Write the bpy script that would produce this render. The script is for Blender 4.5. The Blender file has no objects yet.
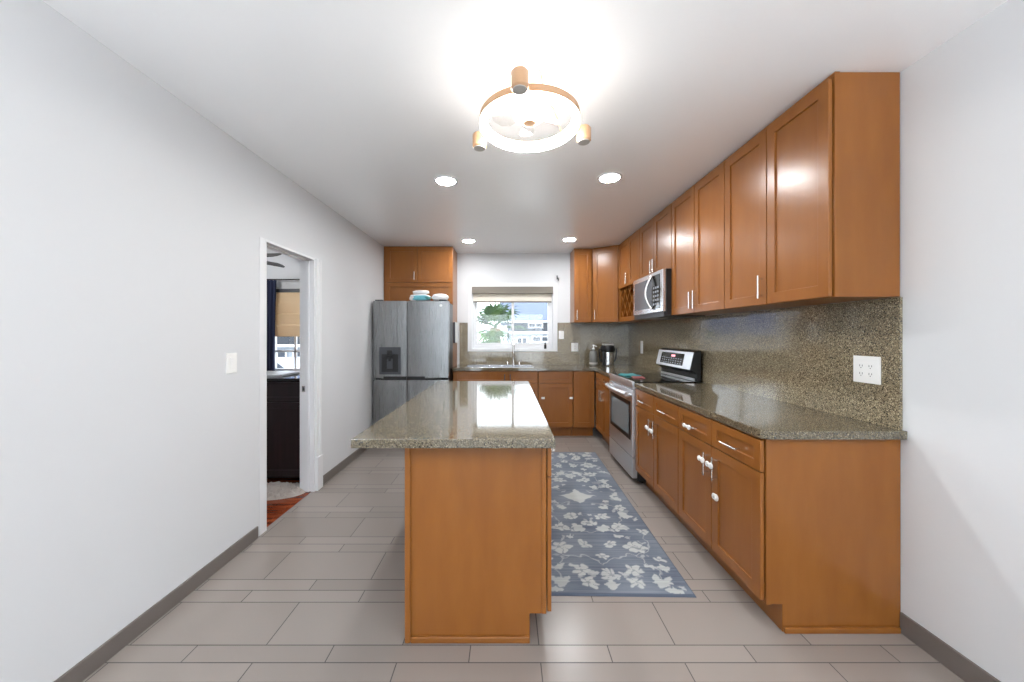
import bpy, bmesh, math, random
import numpy as np
from mathutils import Vector, Matrix
random.seed(7)
scene = bpy.context.scene
COL = scene.collection
PI = math.pi

# ------------------------------------------------------------------ camera
F_PX = 360.0
VPX, VPY, EYE = 507.0, 335.0, 1.342
cam_data = bpy.data.cameras.new('camera')
cam_data.sensor_width = 36.0
cam_data.lens = F_PX / 1024.0 * 36.0
cam_data.shift_x = (512.0 - VPX) / 1024.0
cam_data.shift_y = (VPY - 341.0) / 1024.0
cam_data.clip_start = 0.02
cam = bpy.data.objects.new('camera', cam_data)
cam.location = (0, 0, EYE)
cam.rotation_euler = (PI / 2, 0, 0)
COL.objects.link(cam)
scene.camera = cam

# ------------------------------------------------------------------ world, sun, exposure
world = bpy.data.worlds.new('world')
scene.world = world
world.use_nodes = True
wn = world.node_tree
bg = wn.nodes['Background']
bg.inputs['Color'].default_value = (0.82, 0.92, 1.0, 1)
bg.inputs['Strength'].default_value = 3.8
sun_d = bpy.data.lights.new('sun', 'SUN')
sun_d.energy = 1.4
sun_d.angle = math.radians(1.5)
sun = bpy.data.objects.new('sun', sun_d)
sun.rotation_euler = (math.radians(28), math.radians(38), 0)
COL.objects.link(sun)
scene.view_settings.view_transform = 'Standard'
scene.view_settings.look = 'None'
scene.view_settings.gamma = 1.0
scene.view_settings.use_curve_mapping = False
scene.view_settings.exposure = 0.45
cy = scene.cycles
cy.use_denoising = True
cy.caustics_reflective = False
cy.caustics_refractive = False
cy.sample_clamp_indirect = 6.0
cy.max_bounces = 10
cy.diffuse_bounces = 5

RING_E, SPOT_E, REAR_W = 44.0, 235.0, 48.0

# ------------------------------------------------------------------ materials
def srgb(r, g, b):
    def c(v):
        v /= 255.0
        return v / 12.92 if v <= 0.04045 else ((v + 0.055) / 1.055) ** 2.4
    return (c(r), c(g), c(b), 1.0)

def pmat(name, color, rough=0.5, metal=0.0, **kw):
    m = bpy.data.materials.new(name)
    m.use_nodes = True
    b = m.node_tree.nodes['Principled BSDF']
    b.inputs['Base Color'].default_value = color
    b.inputs['Roughness'].default_value = rough
    b.inputs['Metallic'].default_value = metal
    for k, v in kw.items():
        b.inputs[k.replace('_', ' ')].default_value = v
    return m

def nd(m, t, **kw):
    n = m.node_tree.nodes.new(t)
    for k, v in kw.items():
        setattr(n, k, v)
    return n

def lk(m, a, b):
    m.node_tree.links.new(a, b)

def bsdf(m):
    return m.node_tree.nodes['Principled BSDF']

def ramp(m, fac, stops, interp='LINEAR'):
    r = nd(m, 'ShaderNodeValToRGB')
    r.color_ramp.interpolation = interp
    e = r.color_ramp.elements
    while len(e) < len(stops):
        e.new(0.5)
    for i, (p, c) in enumerate(stops):
        e[i].position = p
        e[i].color = c
    lk(m, fac, r.inputs['Fac'])
    return r.outputs['Color']

def mth(m, op, a, b=None, c=None):
    n = nd(m, 'ShaderNodeMath', operation=op)
    for i, v in enumerate((a, b, c)):
        if v is None:
            continue
        if isinstance(v, (int, float)):
            n.inputs[i].default_value = v
        else:
            lk(m, v, n.inputs[i])
    return n.outputs[0]

def noise(m, scale, detail=2.0, stretch=(1, 1, 1)):
    g = nd(m, 'ShaderNodeNewGeometry')
    mp = nd(m, 'ShaderNodeMapping')
    mp.inputs['Scale'].default_value = stretch
    lk(m, g.outputs['Position'], mp.inputs['Vector'])
    n = nd(m, 'ShaderNodeTexNoise')
    n.inputs['Scale'].default_value = scale
    n.inputs['Detail'].default_value = detail
    lk(m, mp.outputs['Vector'], n.inputs['Vector'])
    return n.outputs['Fac']

def bump(m, fac, strength, dist=0.002):
    b = nd(m, 'ShaderNodeBump')
    b.inputs['Strength'].default_value = strength
    b.inputs['Distance'].default_value = dist
    lk(m, fac, b.inputs['Height'])
    lk(m, b.outputs['Normal'], bsdf(m).inputs['Normal'])

def wood_mat(name, base, dark, light, rough=0.3, stretch=(9, 9, 0.7)):
    m = pmat(name, base, rough)
    f = noise(m, 3.0, 4.0, stretch)
    lk(m, ramp(m, f, [(0.3, dark), (0.5, base), (0.72, light)]), bsdf(m).inputs['Base Color'])
    bsdf(m).inputs['Coat Weight'].default_value = 0.22
    bsdf(m).inputs['Coat Roughness'].default_value = 0.26
    bsdf(m).inputs['Specular IOR Level'].default_value = 0.3
    return m

M = {}
M['wall'] = pmat('white wall paint', srgb(214, 216, 218), 0.6)
M['ceiling'] = pmat('ceiling paint', srgb(246, 248, 250), 0.28, IOR=1.65)
M['trim'] = pmat('white trim paint', srgb(224, 225, 227), 0.35)
M['wood'] = wood_mat('honey maple cabinet', srgb(138, 85, 36), srgb(134, 81, 34), srgb(143, 89, 39), 0.3, (5, 5, 1.2))
M['wood_in'] = wood_mat('cabinet interior wood', srgb(120, 66, 34), srgb(108, 58, 30), srgb(132, 74, 40), 0.5)
M['chrome'] = pmat('satin nickel', (0.75, 0.74, 0.72, 1), 0.22, 1.0)
M['white'] = pmat('white plastic', srgb(238, 238, 236), 0.35)
M['slot'] = pmat('dark slot', srgb(40, 40, 42), 0.5)
M['black'] = pmat('black plastic', srgb(16, 16, 18), 0.35)
M['gloss_black'] = pmat('black glass', srgb(10, 11, 13), 0.06)
M['dark_gray'] = pmat('charcoal plastic', srgb(62, 64, 70), 0.35)
M['rubber'] = pmat('black rubber', srgb(14, 14, 14), 0.7)
M['grayplate'] = pmat('pale grey enamel', srgb(196, 198, 196), 0.4)

def steel(name, stretch, col=(0.62, 0.63, 0.645, 1), rough=0.27):
    m = pmat(name, col, rough, 1.0)
    f = noise(m, 4.0, 3.0, stretch)
    v = mth(m, 'MULTIPLY_ADD', f, 0.12, rough - 0.06)
    lk(m, v, bsdf(m).inputs['Roughness'])
    return m
M['steel'] = steel('brushed stainless steel', (60, 60, 1), (0.27, 0.274, 0.278, 1), 0.28)
M['steel_range'] = steel('range stainless steel', (1, 1, 60), (0.74, 0.74, 0.76, 1), 0.36)
M['steel_h'] = steel('brushed stainless steel flat', (1, 1, 60), (0.68, 0.68, 0.7, 1), 0.24)

def quartz(name, rough=0.07, ior=1.8, gain=1.0):
    m = pmat(name, srgb(128, 120, 104), rough)
    bsdf(m).inputs['IOR'].default_value = ior
    g = nd(m, 'ShaderNodeNewGeometry')
    v = nd(m, 'ShaderNodeTexVoronoi')
    v.inputs['Scale'].default_value = 300.0
    lk(m, g.outputs['Position'], v.inputs['Vector'])
    wn_ = nd(m, 'ShaderNodeSeparateColor')
    lk(m, v.outputs['Color'], wn_.inputs['Color'])
    c = ramp(m, wn_.outputs[0], [(p_, tuple(min(1, q_ * gain) for q_ in c_[:3]) + (1,)) for p_, c_ in [(0.0, srgb(44, 37, 29)), (0.15, srgb(86, 76, 60)), (0.34, srgb(112, 102, 82)),
                                 (0.62, srgb(122, 112, 92)), (0.82, srgb(136, 126, 104)), (0.94, srgb(168, 156, 130))]], 'CONSTANT')
    lk(m, c, bsdf(m).inputs['Base Color'])
    return m
M['quartz'] = quartz('speckled quartz', 0.07, 1.8, 0.8)
M['quartz_lit'] = quartz('speckled quartz lightened', 0.09, 1.8, 1.4)  # lighter copy of the counter stone, brightness of reflections put into colour

def tile_floor():
    m = pmat('grey porcelain tile', srgb(165, 158, 154), 0.28)
    g = nd(m, 'ShaderNodeNewGeometry')
    s = nd(m, 'ShaderNodeSeparateXYZ')
    lk(m, g.outputs['Position'], s.inputs[0])
    x, y = s.outputs[0], s.outputs[1]
    q = mth(m, 'DIVIDE', mth(m, 'SUBTRACT', y, 1.558), 0.418)
    k = mth(m, 'FLOOR', q)
    t = mth(m, 'SUBTRACT', q, k)
    s1 = mth(m, 'GREATER_THAN', t, 0.598)
    s2 = mth(m, 'GREATER_THAN', t, 0.80)
    r = mth(m, 'ADD', mth(m, 'MULTIPLY', k, 3.0), mth(m, 'ADD', s1, s2))
    par = mth(m, 'SUBTRACT', r, mth(m, 'MULTIPLY', mth(m, 'FLOOR', mth(m, 'DIVIDE', r, 2.0)), 2.0))
    xx = mth(m, 'DIVIDE', mth(m, 'ADD', mth(m, 'ADD', x, 1.042), mth(m, 'MULTIPLY', par, 0.295)), 0.59)
    xi = mth(m, 'FLOOR', xx)
    xf = mth(m, 'SUBTRACT', xx, xi)
    dx = mth(m, 'MULTIPLY', mth(m, 'MINIMUM', xf, mth(m, 'SUBTRACT', 1.0, xf)), 0.59)
    d0 = mth(m, 'MINIMUM', t, mth(m, 'SUBTRACT', 1.0, t))
    d1 = mth(m, 'ABSOLUTE', mth(m, 'SUBTRACT', t, 0.598))
    d2 = mth(m, 'ABSOLUTE', mth(m, 'SUBTRACT', t, 0.80))
    dy = mth(m, 'MULTIPLY', mth(m, 'MINIMUM', d0, mth(m, 'MINIMUM', d1, d2)), 0.418)
    d = mth(m, 'MINIMUM', dx, dy)
    grout = mth(m, 'LESS_THAN', d, 0.0022)
    w = nd(m, 'ShaderNodeTexWhiteNoise', noise_dimensions='2D')
    cv = nd(m, 'ShaderNodeCombineXYZ')
    lk(m, r, cv.inputs[0]); lk(m, xi, cv.inputs[1])
    lk(m, cv.outputs[0], w.inputs['Vector'])
    c1 = ramp(m, w.outputs['Value'], [(0, srgb(140, 131, 124)), (1, srgb(148, 139, 132))])
    mx = nd(m, 'ShaderNodeMix', data_type='RGBA')
    lk(m, grout, mx.inputs['Factor'])
    lk(m, c1, mx.inputs['A'])
    mx.inputs['B'].default_value = srgb(70, 65, 62)
    lk(m, mx.outputs['Result'], bsdf(m).inputs['Base Color'])
    lk(m, mth(m, 'MULTIPLY_ADD', grout, 0.4, 0.26), bsdf(m).inputs['Roughness'])
    return m
M['tile'] = tile_floor()
M['basetile'] = pmat('dark grey baseboard tile', srgb(108, 101, 96), 0.35)

def plank_floor():
    m = pmat('reddish hardwood', srgb(120, 55, 30), 0.18)
    f = noise(m, 2.0, 4.0, (1.2, 12, 1))
    lk(m, ramp(m, f, [(0.35, srgb(92, 38, 20)), (0.65, srgb(150, 74, 42))]), bsdf(m).inputs['Base Color'])
    return m
M['hardwood'] = plank_floor()

def emis(name, col, e):
    m = bpy.data.materials.new(name)
    m.use_nodes = True
    b = bsdf(m)
    b.inputs['Base Color'].default_value = (0.9, 0.9, 0.9, 1)
    b.inputs['Emission Color'].default_value = col
    b.inputs['Emission Strength'].default_value = e
    return m
M['ring_glow'] = emis('ring diffuser glow', (1.0, 0.96, 0.90, 1), RING_E)
M['lamp_glow'] = emis('downlight glow', (0.96, 0.98, 1.0, 1), SPOT_E)

def glass(name, tint=(1, 1, 1, 1), f=0.06):
    m = bpy.data.materials.new(name)
    m.use_nodes = True
    nt = m.node_tree
    nt.nodes.clear()
    o = nd(m, 'ShaderNodeOutputMaterial')
    tr = nd(m, 'ShaderNodeBsdfTransparent'); tr.inputs[0].default_value = tint
    gl = nd(m, 'ShaderNodeBsdfGlossy'); gl.inputs['Roughness'].default_value = 0.03
    mx = nd(m, 'ShaderNodeMixShader'); mx.inputs[0].default_value = f
    lk(m, tr.outputs[0], mx.inputs[1]); lk(m, gl.outputs[0], mx.inputs[2]); lk(m, mx.outputs[0], o.inputs[0])
    return m
M['glass'] = glass('window glass')
M['clear'] = glass('clear plastic blade', (0.97, 0.97, 0.97, 1), 0.10)
M['beige_metal'] = pmat('sand gold metal', srgb(196, 156, 120), 0.35, 0.2)
M['lens_gray'] = pmat('frosted lens', srgb(190, 186, 180), 0.5)

def fabric(name, col, rough=0.9):
    return pmat(name, col, rough)
def thin_cloth(name, col, k=0.4):
    m = bpy.data.materials.new(name)
    m.use_nodes = True
    b = bsdf(m); b.inputs['Base Color'].default_value = col; b.inputs['Roughness'].default_value = 0.8
    o = m.node_tree.nodes['Material Output']
    t_ = nd(m, 'ShaderNodeBsdfTranslucent'); t_.inputs[0].default_value = col
    mx = nd(m, 'ShaderNodeMixShader'); mx.inputs[0].default_value = k
    lk(m, b.outputs[0], mx.inputs[1]); lk(m, t_.outputs[0], mx.inputs[2]); lk(m, mx.outputs[0], o.inputs[0])
    return m
M['shade'] = thin_cloth('cream shade fabric', srgb(236, 230, 220), 0.35)
M['valance'] = pmat('taupe valance fabric', srgb(122, 116, 106), 0.7)
M['curtain'] = fabric('navy curtain', srgb(46, 54, 84))
M['tanshade'] = thin_cloth('tan shade', srgb(226, 204, 172), 0.3)

# ------------------------------------------------------------------ mesh helpers
class Fr:
    """local frame: u along a face, n out of it, z up"""
    def __init__(s, o, u, n):
        s.o, s.u, s.n = Vector(o), Vector(u).normalized(), Vector(n).normalized()
    def __call__(s, u, n, z):
        return s.o + s.u * u + s.n * n + Vector((0, 0, z))
ID = Fr((0, 0, 0), (1, 0, 0), (0, 1, 0))

class MB:
    def __init__(s):
        s.bm = bmesh.new()
    def box(s, a0, a1, b0, b1, c0, c1, fr=ID):
        v = [s.bm.verts.new(fr(a, b, c)) for c in (c0, c1) for b in (b0, b1) for a in (a0, a1)]
        for f in ((0, 1, 3, 2), (4, 6, 7, 5), (0, 4, 5, 1), (2, 3, 7, 6), (0, 2, 6, 4), (1, 5, 7, 3)):
            s.bm.faces.new([v[i] for i in f])
        return s
    def prism(s, pts, z0, z1):
        a = [s.bm.verts.new((x, y, z0)) for x, y in pts]
        b = [s.bm.verts.new((x, y, z1)) for x, y in pts]
        n = len(pts)
        s.bm.faces.new(a[::-1]); s.bm.faces.new(b)
        for i in range(n):
            s.bm.faces.new((a[i], a[(i + 1) % n], b[(i + 1) % n], b[i]))
        return s
    def poly(s, pts, d):
        """flat polygon (3-D points) thickened along vector d"""
        d = Vector(d)
        a = [s.bm.verts.new(Vector(p)) for p in pts]
        b = [s.bm.verts.new(Vector(p) + d) for p in pts]
        n = len(pts)
        s.bm.faces.new(a[::-1]); s.bm.faces.new(b)
        for i in range(n):
            s.bm.faces.new((a[i], a[(i + 1) % n], b[(i + 1) % n], b[i]))
        return s
    def tube(s, pts, r, seg=10, closed=False, r_list=None):
        pts = [Vector(p) for p in pts]
        n = len(pts)
        rings = []
        up = Vector((0, 0, 1))
        prev = None
        for i, p in enumerate(pts):
            if closed:
                t = (pts[(i + 1) % n] - pts[i - 1]).normalized()
            else:
                t = (pts[min(i + 1, n - 1)] - pts[max(i - 1, 0)]).normalized()
            if prev is None:
                a = t.cross(up)
                if a.length < 1e-4:
                    a = t.cross(Vector((1, 0, 0)))
            else:
                a = prev - t * prev.dot(t)
            a.normalize(); prev = a
            b = t.cross(a)
            rr = r_list[i] if r_list else r
            rings.append([s.bm.verts.new(p + (a * math.cos(k * 2 * PI / seg) + b * math.sin(k * 2 * PI / seg)) * rr) for k in range(seg)])
        m = n if closed else n - 1
        for i in range(m):
            A, B = rings[i], rings[(i + 1) % n]
            for k in range(seg):
                s.bm.faces.new((A[k], A[(k + 1) % seg], B[(k + 1) % seg], B[k]))
        if not closed:
            s.bm.faces.new(rings[0][::-1]); s.bm.faces.new(rings[-1])
        return s
    def lathe(s, c, prof, seg=32, axis=None, closed=False):
        """prof: list of (r, h) along axis (default z) from point c"""
        c = Vector(c)
        ax = Vector(axis or (0, 0, 1)).normalized()
        a = ax.orthogonal().normalized(); b = ax.cross(a)
        rings = []
        for r, h in prof:
            if r < 1e-6:
                rings.append([s.bm.verts.new(c + ax * h)])
            else:
                rings.append([s.bm.verts.new(c + ax * h + (a * math.cos(k * 2 * PI / seg) + b * math.sin(k * 2 * PI / seg)) * r) for k in range(seg)])
        pairs = list(zip(rings, rings[1:]))
        if closed:
            pairs.append((rings[-1], rings[0]))
        for A, B in pairs:
            for k in range(seg):
                k2 = (k + 1) % seg
                if len(A) == 1 and len(B) == 1:
                    continue
                if len(A) == 1:
                    s.bm.faces.new((A[0], B[k2], B[k]))
                elif len(B) == 1:
                    s.bm.faces.new((A[k], A[k2], B[0]))
                else:
                    s.bm.faces.new((A[k], A[k2], B[k2], B[k]))
        if not closed:
            if len(rings[0]) > 1: s.bm.faces.new(rings[0][::-1])
            if len(rings[-1]) > 1: s.bm.faces.new(rings[-1])
        return s
    def shaker(s, fr, u0, u1, z0, z1, n0=0.005, n1=0.023, fw=0.057, rec=0.009, fz=None):
        fz = fz or fw
        def ring(a0, a1, c0, c1, n):
            return [s.bm.verts.new(fr(a, n, c)) for a, c in ((a0, c0), (a1, c0), (a1, c1), (a0, c1))]
        B = ring(u0, u1, z0, z1, n0)
        A = ring(u0, u1, z0, z1, n1)
        I = ring(u0 + fw, u1 - fw, z0 + fz, z1 - fz, n1)
        P = ring(u0 + fw, u1 - fw, z0 + fz, z1 - fz, n1 - rec)
        s.bm.faces.new(B); s.bm.faces.new(P)
        for X, Y in ((B, A), (A, I), (I, P)):
            for i in range(4):
                j = (i + 1) % 4
                s.bm.faces.new((X[i], X[j], Y[j], Y[i]))
        return s
    def bar(s, p0, p1, r, seg=12):
        return s.tube([p0, p1], r, seg)

def finish(name, mb, mat, parent=None, origin=None, bev=0.0, smooth=False, seg=2):
    bm = mb.bm
    bmesh.ops.recalc_face_normals(bm, faces=bm.faces)
    me = bpy.data.meshes.new(name)
    if parent is not None:
        org = Vector(parent['_o'])
    elif origin is not None:
        org = Vector(origin)
    else:
        org = Vector((0, 0, 0))
    bmesh.ops.translate(bm, verts=bm.verts, vec=-org)
    if smooth:
        for f in bm.faces:
            f.smooth = True
    bm.to_mesh(me)
    bm.free()
    o = bpy.data.objects.new(name, me)
    if mat is not None:
        me.materials.append(M[mat] if isinstance(mat, str) else mat)
    COL.objects.link(o)
    if parent is not None:
        o.parent = parent
    else:
        o.location = org
    o['_o'] = tuple(org)
    if smooth:
        try:
            me.set_sharp_from_angle(angle=math.radians(40))
        except Exception:
            pass
    if bev > 0:
        b = o.modifiers.new('bevel', 'BEVEL')
        b.width = bev; b.segments = seg; b.limit_method = 'ANGLE'; b.angle_limit = math.radians(40)
    return o

def tag(o, label, cat, group=None):
    o['label'] = label; o['category'] = cat
    if group: o['group'] = group
    return o

def thing(name, label, cat, loc, group=None):
    o = bpy.data.objects.new(name, None)
    o.empty_display_size = 0.1
    o.location = loc
    COL.objects.link(o)
    o['_o'] = tuple(loc)
    return tag(o, label, cat, group)

def struct(name, mb, mat, bev=0.0, label=None):
    o = finish(name, mb, mat, bev=bev)
    o['kind'] = 'structure'
    if label: o['label'] = label
    return o

def solo(name, mb, mat, label, cat, loc, group=None, **kw):
    o = finish(name, mb, mat, origin=loc, **kw)
    return tag(o, label, cat, group)

# ------------------------------------------------------------------ dimensions
XL, XR, YB, H = -1.655, 1.783, 5.25, 2.533
YREAR = -3.4
XL2 = -1.775                       # far face of the left wall
D0, D1, DH = 2.457, 3.10, 2.0      # doorway in the left wall
WX0, WX1, WZ0, WZ1 = -0.51, 0.668, 1.14, 2.045   # kitchen window hole

# ------------------------------------------------------------------ room shell
struct('floor', MB().box(XL - 0.03, XR + 0.1, YREAR - 0.1, YB + 0.1, -0.1, 0), 'tile')
struct('ceiling', MB().box(-6.3, XR + 0.15, YREAR - 0.15, YB + 0.4, H, H + 0.15), 'ceiling')
struct('wall_right', MB().box(XR, XR + 0.15, YREAR, YB + 0.15, 0, H), 'wall')
struct('wall_left', MB().box(XL2, XL, YREAR, D0, 0, H).box(XL2, XL, D1, YB + 0.15, 0, H).box(XL2, XL, D0, D1, DH, H), 'wall')
struct('wall_back', MB().box(XL, WX0, YB, YB + 0.15, 0, H).box(WX1, XR, YB, YB + 0.15, 0, H)
       .box(WX0, WX1, YB, YB + 0.15, 0, WZ0).box(WX0, WX1, YB, YB + 0.15, WZ1, H), 'wall')
struct('wall_front', MB().box(XL, -1.35, YREAR - 0.15, YREAR, 0, H).box(1.45, XR, YREAR - 0.15, YREAR, 0, H)
       .box(-1.35, 1.45, YREAR - 0.15, YREAR, 2.2, H), 'wall')
struct('baseboard_left', MB().box(XL, XL + 0.011, YREAR, D0 - 0.075, 0, 0.078), 'basetile', 0.002)
struct('baseboard_side', MB().box(XL, XL + 0.011, D1 + 0.085, 4.30, 0, 0.078), 'basetile', 0.002)
struct('baseboard_right', MB().box(XR - 0.011, XR, YREAR, 1.625, 0, 0.092), 'basetile', 0.002)
# rear patio window frame behind the camera
w3 = struct('window_3', MB().box(-1.35, 1.45, YREAR - 0.1, YREAR - 0.04, 2.14, 2.2).box(-1.35, 1.45, YREAR - 0.1, YREAR - 0.04, 0, 0.05)
            .box(-1.35, -1.29, YREAR - 0.1, YREAR - 0.04, 0.05, 2.14).box(1.39, 1.45, YREAR - 0.1, YREAR - 0.04, 0.05, 2.14)
            .box(0.02, 0.08, YREAR - 0.1, YREAR - 0.04, 0.05, 2.14), 'trim')
w3['_o'] = (0, 0, 0)
finish('pane', MB().box(-1.29, 0.02, YREAR - 0.075, YREAR - 0.069, 0.05, 2.14).box(0.08, 1.39, YREAR - 0.075, YREAR - 0.069, 0.05, 2.14), 'glass', w3)

# door casing and jambs
JB = MB()
JB.box(XL2, XL + 0.004, D1 - 0.018, D1, 0, DH - 0.018)       # far jamb
JB.box(XL2, XL + 0.004, D0, D0 + 0.018, 0, DH - 0.018)       # near jamb
JB.box(XL2, XL + 0.004, D0, D1, DH - 0.018, DH)              # head jamb
JB.box(XL2 + 0.06, XL2 + 0.085, D1 - 0.03, D1 - 0.018, 0, DH - 0.018)   # door stop strips
JB.box(XL2 + 0.06, XL2 + 0.085, D0 + 0.018, D1 - 0.03, DH - 0.03, DH - 0.018)
dr = struct('door_1', JB, 'trim', 0.002)
dr['_o'] = (0, 0, 0)
cs = MB().box(XL, XL + 0.016, D1 + 0.001, D1 + 0.05, 0.0, DH).box(XL, XL + 0.022, D1 + 0.05, D1 + 0.08, 0, DH)
cs.box(XL, XL + 0.028, D1 - 0.004, D1 + 0.086, 0.0, 0.29)
cs.box(XL, XL + 0.004, D0 - 0.05, D0 - 0.001, 0, DH)
finish('casing', cs, 'trim', dr, bev=0.003)
finish('strike_plate', MB().box(XL2 + 0.02, XL2 + 0.046, D1 - 0.0205, D1 - 0.018, 0.855, 0.905), 'chrome', dr)
finish('latch_hole', MB().box(XL2 + 0.025, XL2 + 0.041, D1 - 0.0215, D1 - 0.0205, 0.865, 0.895), 'slot', dr)

# kitchen window
tr = MB()
tx0, tx1, tz0, tz1 = -0.571, 0.735, 1.103, 2.10
tr.box(tx0, WX0, YB - 0.012, YB, tz0, tz1).box(WX1, tx1, YB - 0.012, YB, tz0, tz1).box(WX0, WX1, YB - 0.012, YB, WZ1, tz1)
tr.box(WX0, WX1, YB - 0.012, YB, tz0, WZ0)
win = struct('window_1', tr, 'trim', 0.002)
win['_o'] = (0, 0, 0)
y0, y1 = YB + 0.035, YB + 0.095
fm = MB().box(WX0, WX0 + 0.035, y0, y1, WZ0, WZ1).box(WX1 - 0.035, WX1, y0, y1, WZ0, WZ1)
fm.box(WX0 + 0.035, WX1 - 0.035, y0, y1, WZ0, WZ0 + 0.045).box(WX0 + 0.035, WX1 - 0.035, y0, y1, WZ1 - 0.04, WZ1)
finish('window_frame', fm, 'trim', win, bev=0.003)
wc = 0.086
sashes = [(WX0 + 0.035, wc + 0.02, y0 + 0.03), (wc - 0.02, WX1 - 0.035, y0 + 0.005)]
for a, b, yy in sashes:
    sm = MB().box(a, a + 0.036, yy, yy + 0.024, WZ0 + 0.045, WZ1 - 0.04).box(b - 0.036, b, yy, yy + 0.024, WZ0 + 0.045, WZ1 - 0.04)
    sm.box(a + 0.036, b - 0.036, yy, yy + 0.024, WZ0 + 0.045, WZ0 + 0.085).box(a + 0.036, b - 0.036, yy, yy + 0.024, WZ1 - 0.08, WZ1 - 0.04)
    sh = finish('sash', sm, 'trim', win, bev=0.002)
    finish('pane', MB().box(a + 0.036, b - 0.036, yy + 0.010, yy + 0.015, WZ0 + 0.085, WZ1 - 0.08), 'glass', sh)

# ------------------------------------------------------------------ cabinets
def pull(fr, u, z, vertical, parent, L=0.14, n=0.023, off=0.028, mat='chrome'):
    m = MB()
    if vertical:
        m.bar(fr(u, n + off, z - L / 2), fr(u, n + off, z + L / 2), 0.0055)
        for q in (-0.36, 0.36):
            m.bar(fr(u, n - 0.001, z + q * L), fr(u, n + off, z + q * L), 0.004, 8)
    else:
        m.bar(fr(u - L / 2, n + off, z), fr(u + L / 2, n + off, z), 0.0055)
        for q in (-0.36, 0.36):
            m.bar(fr(u + q * L, n - 0.001, z), fr(u + q * L, n + off, z), 0.004, 8)
    return finish('handle', m, mat, parent, smooth=True)

def cab_door(fr, t, u0, u1, z0, z1, hu=None, hz=None, name='door', hv=True, fw=0.057, L=0.13):
    d = finish(name, MB().shaker(fr, u0, u1, z0, z1, fw=fw, fz=min(fw, (z1 - z0) * 0.3)), 'wood', t, bev=0.0015)
    if hu is not None:
        pull(fr, hu, hz, hv, d, L)
    return d

TOE = 0.125
def base_cab(label, fr, W, depth, end_shoe=False, name='base_cabinet'):
    t = thing(name, label, 'cabinet', tuple(fr(W / 2, -depth / 2, 0)), 'base cabinets')
    prof = [(-depth, 0), (-0.075, 0), (-0.075, TOE), (0, TOE), (0, 0.875), (-depth, 0.875)]
    finish('body', MB().poly([fr(0.0005, a, b) for a, b in prof], fr.u * (W - 0.001)), 'wood', t, bev=0.0015)
    return t

XF = 1.17
RD = 0.61
# right run: two units in front of the range
units = [(1.627, 2.413, 'maple base cabinet at the near end of the right counter, white locks on its handles', True),
         (2.413, 3.222, 'maple base cabinet directly beside the range, two drawers over two doors', False)]
for y0_, y1_, lab, near in units:
    fr = Fr((XF, y0_, 0), (0, 1, 0), (-1, 0, 0))
    W = y1_ - y0_
    t = base_cab(lab, fr, W, RD)
    g0 = 0.004
    mid = W / 2
    for a, b, side in ((g0, mid - 0.003, 1), (mid + 0.003, W - g0, 0)):
        cab_door(fr, t, a, b, 0.722, 0.864, (a + b) / 2, 0.78, 'drawer', False, 0.045)
        hu = b - 0.05 if side else a + 0.03
        cab_door(fr, t, a, b, 0.14, 0.716, hu, 0.61)
    if near:
        sh = MB().box(XF + 0.078, XR - 0.014, y0_ - 0.013, y0_ - 0.0005, 0, 0.026)
        finish('shoe_moulding', sh, 'wood', t, bev=0.004)
        finish('end_stile', MB().box(XF, XF + 0.02, y0_ - 0.0035, y0_ - 0.0003, TOE, 0.874), 'wood', t)
# unit between range and corner
fr = Fr((XF, 3.968, 0), (0, 1, 0), (-1, 0, 0))
W = 4.70 - 3.968
t = base_cab('narrow maple base cabinet between the range and the corner', fr, W, RD)
cab_door(fr, t, 0.004, W / 2 - 0.002, 0.722, 0.864, W / 4, 0.795, 'drawer', False, 0.045, 0.1)
cab_door(fr, t, W / 2 + 0.002, W - 0.05, 0.722, 0.864, W * 0.7, 0.795, 'drawer', False, 0.045, 0.1)
cab_door(fr, t, 0.004, W / 2 - 0.002, 0.14, 0.716, W / 2 - 0.035, 0.61)
cab_door(fr, t, W / 2 + 0.002, W - 0.05, 0.14, 0.716, W / 2 + 0.035, 0.61)
# back run
YF = 4.722
BD = YB - YF - 0.003
fr = Fr((-0.712, YF, 0), (1, 0, 0), (0, -1, 0))
W = 0.405 + 0.712
t = thing('sink_cabinet', 'wide maple sink base cabinet under the kitchen window', 'cabinet', (-0.15, 4.95, 0), 'base cabinets')
m = MB().box(0.0005, 0.019, -BD, -0.02, TOE, 0.875, fr).box(W - 0.019, W - 0.0005, -BD, -0.02, TOE, 0.875, fr)
m.box(0.0005, W - 0.0005, -0.0199, 0, TOE, 0.875, fr).box(0.019, W - 0.019, -BD, -0.02, TOE, TOE + 0.019, fr).box(0.0005, W - 0.0005, -BD, -0.075, 0, TOE, fr)
finish('body', m, 'wood', t, bev=0.0015)
for a, b, q in ((0.02, 0.722, 1), (0.742, W - 0.006, 0)):
    d = cab_door(fr, t, a, b, 0.716, 0.864, None, None, 'false_front', False, 0.045)
    pull(fr, b - 0.04 if q else a + 0.012, 0.79, True, d, 0.085, mat='dark_gray')
    cab_door(fr, t, a, b, 0.14, 0.71, b - 0.03 if q else a + 0.03, 0.62)
fr = Fr((0.407, YF, 0), (1, 0, 0), (0, -1, 0))
W = 0.455
t = base_cab('maple base cabinet right of the sink with one drawer over one door', fr, W, BD)
cab_door(fr, t, 0.006, W - 0.006, 0.716, 0.864, None, None, 'drawer', False, 0.045)
cab_door(fr, t, 0.006, W - 0.006, 0.14, 0.71, None, None)
fr = Fr((0.864, YF, 0), (1, 0, 0), (0, -1, 0))
W = XF - 0.026 - 0.864
t = base_cab('tall-door maple base cabinet in the corner beside the range', fr, W, BD, name='corner_cabinet')
cab_door(fr, t, 0.008, W - 0.004, 0.14, 0.864, None, None)

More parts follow.
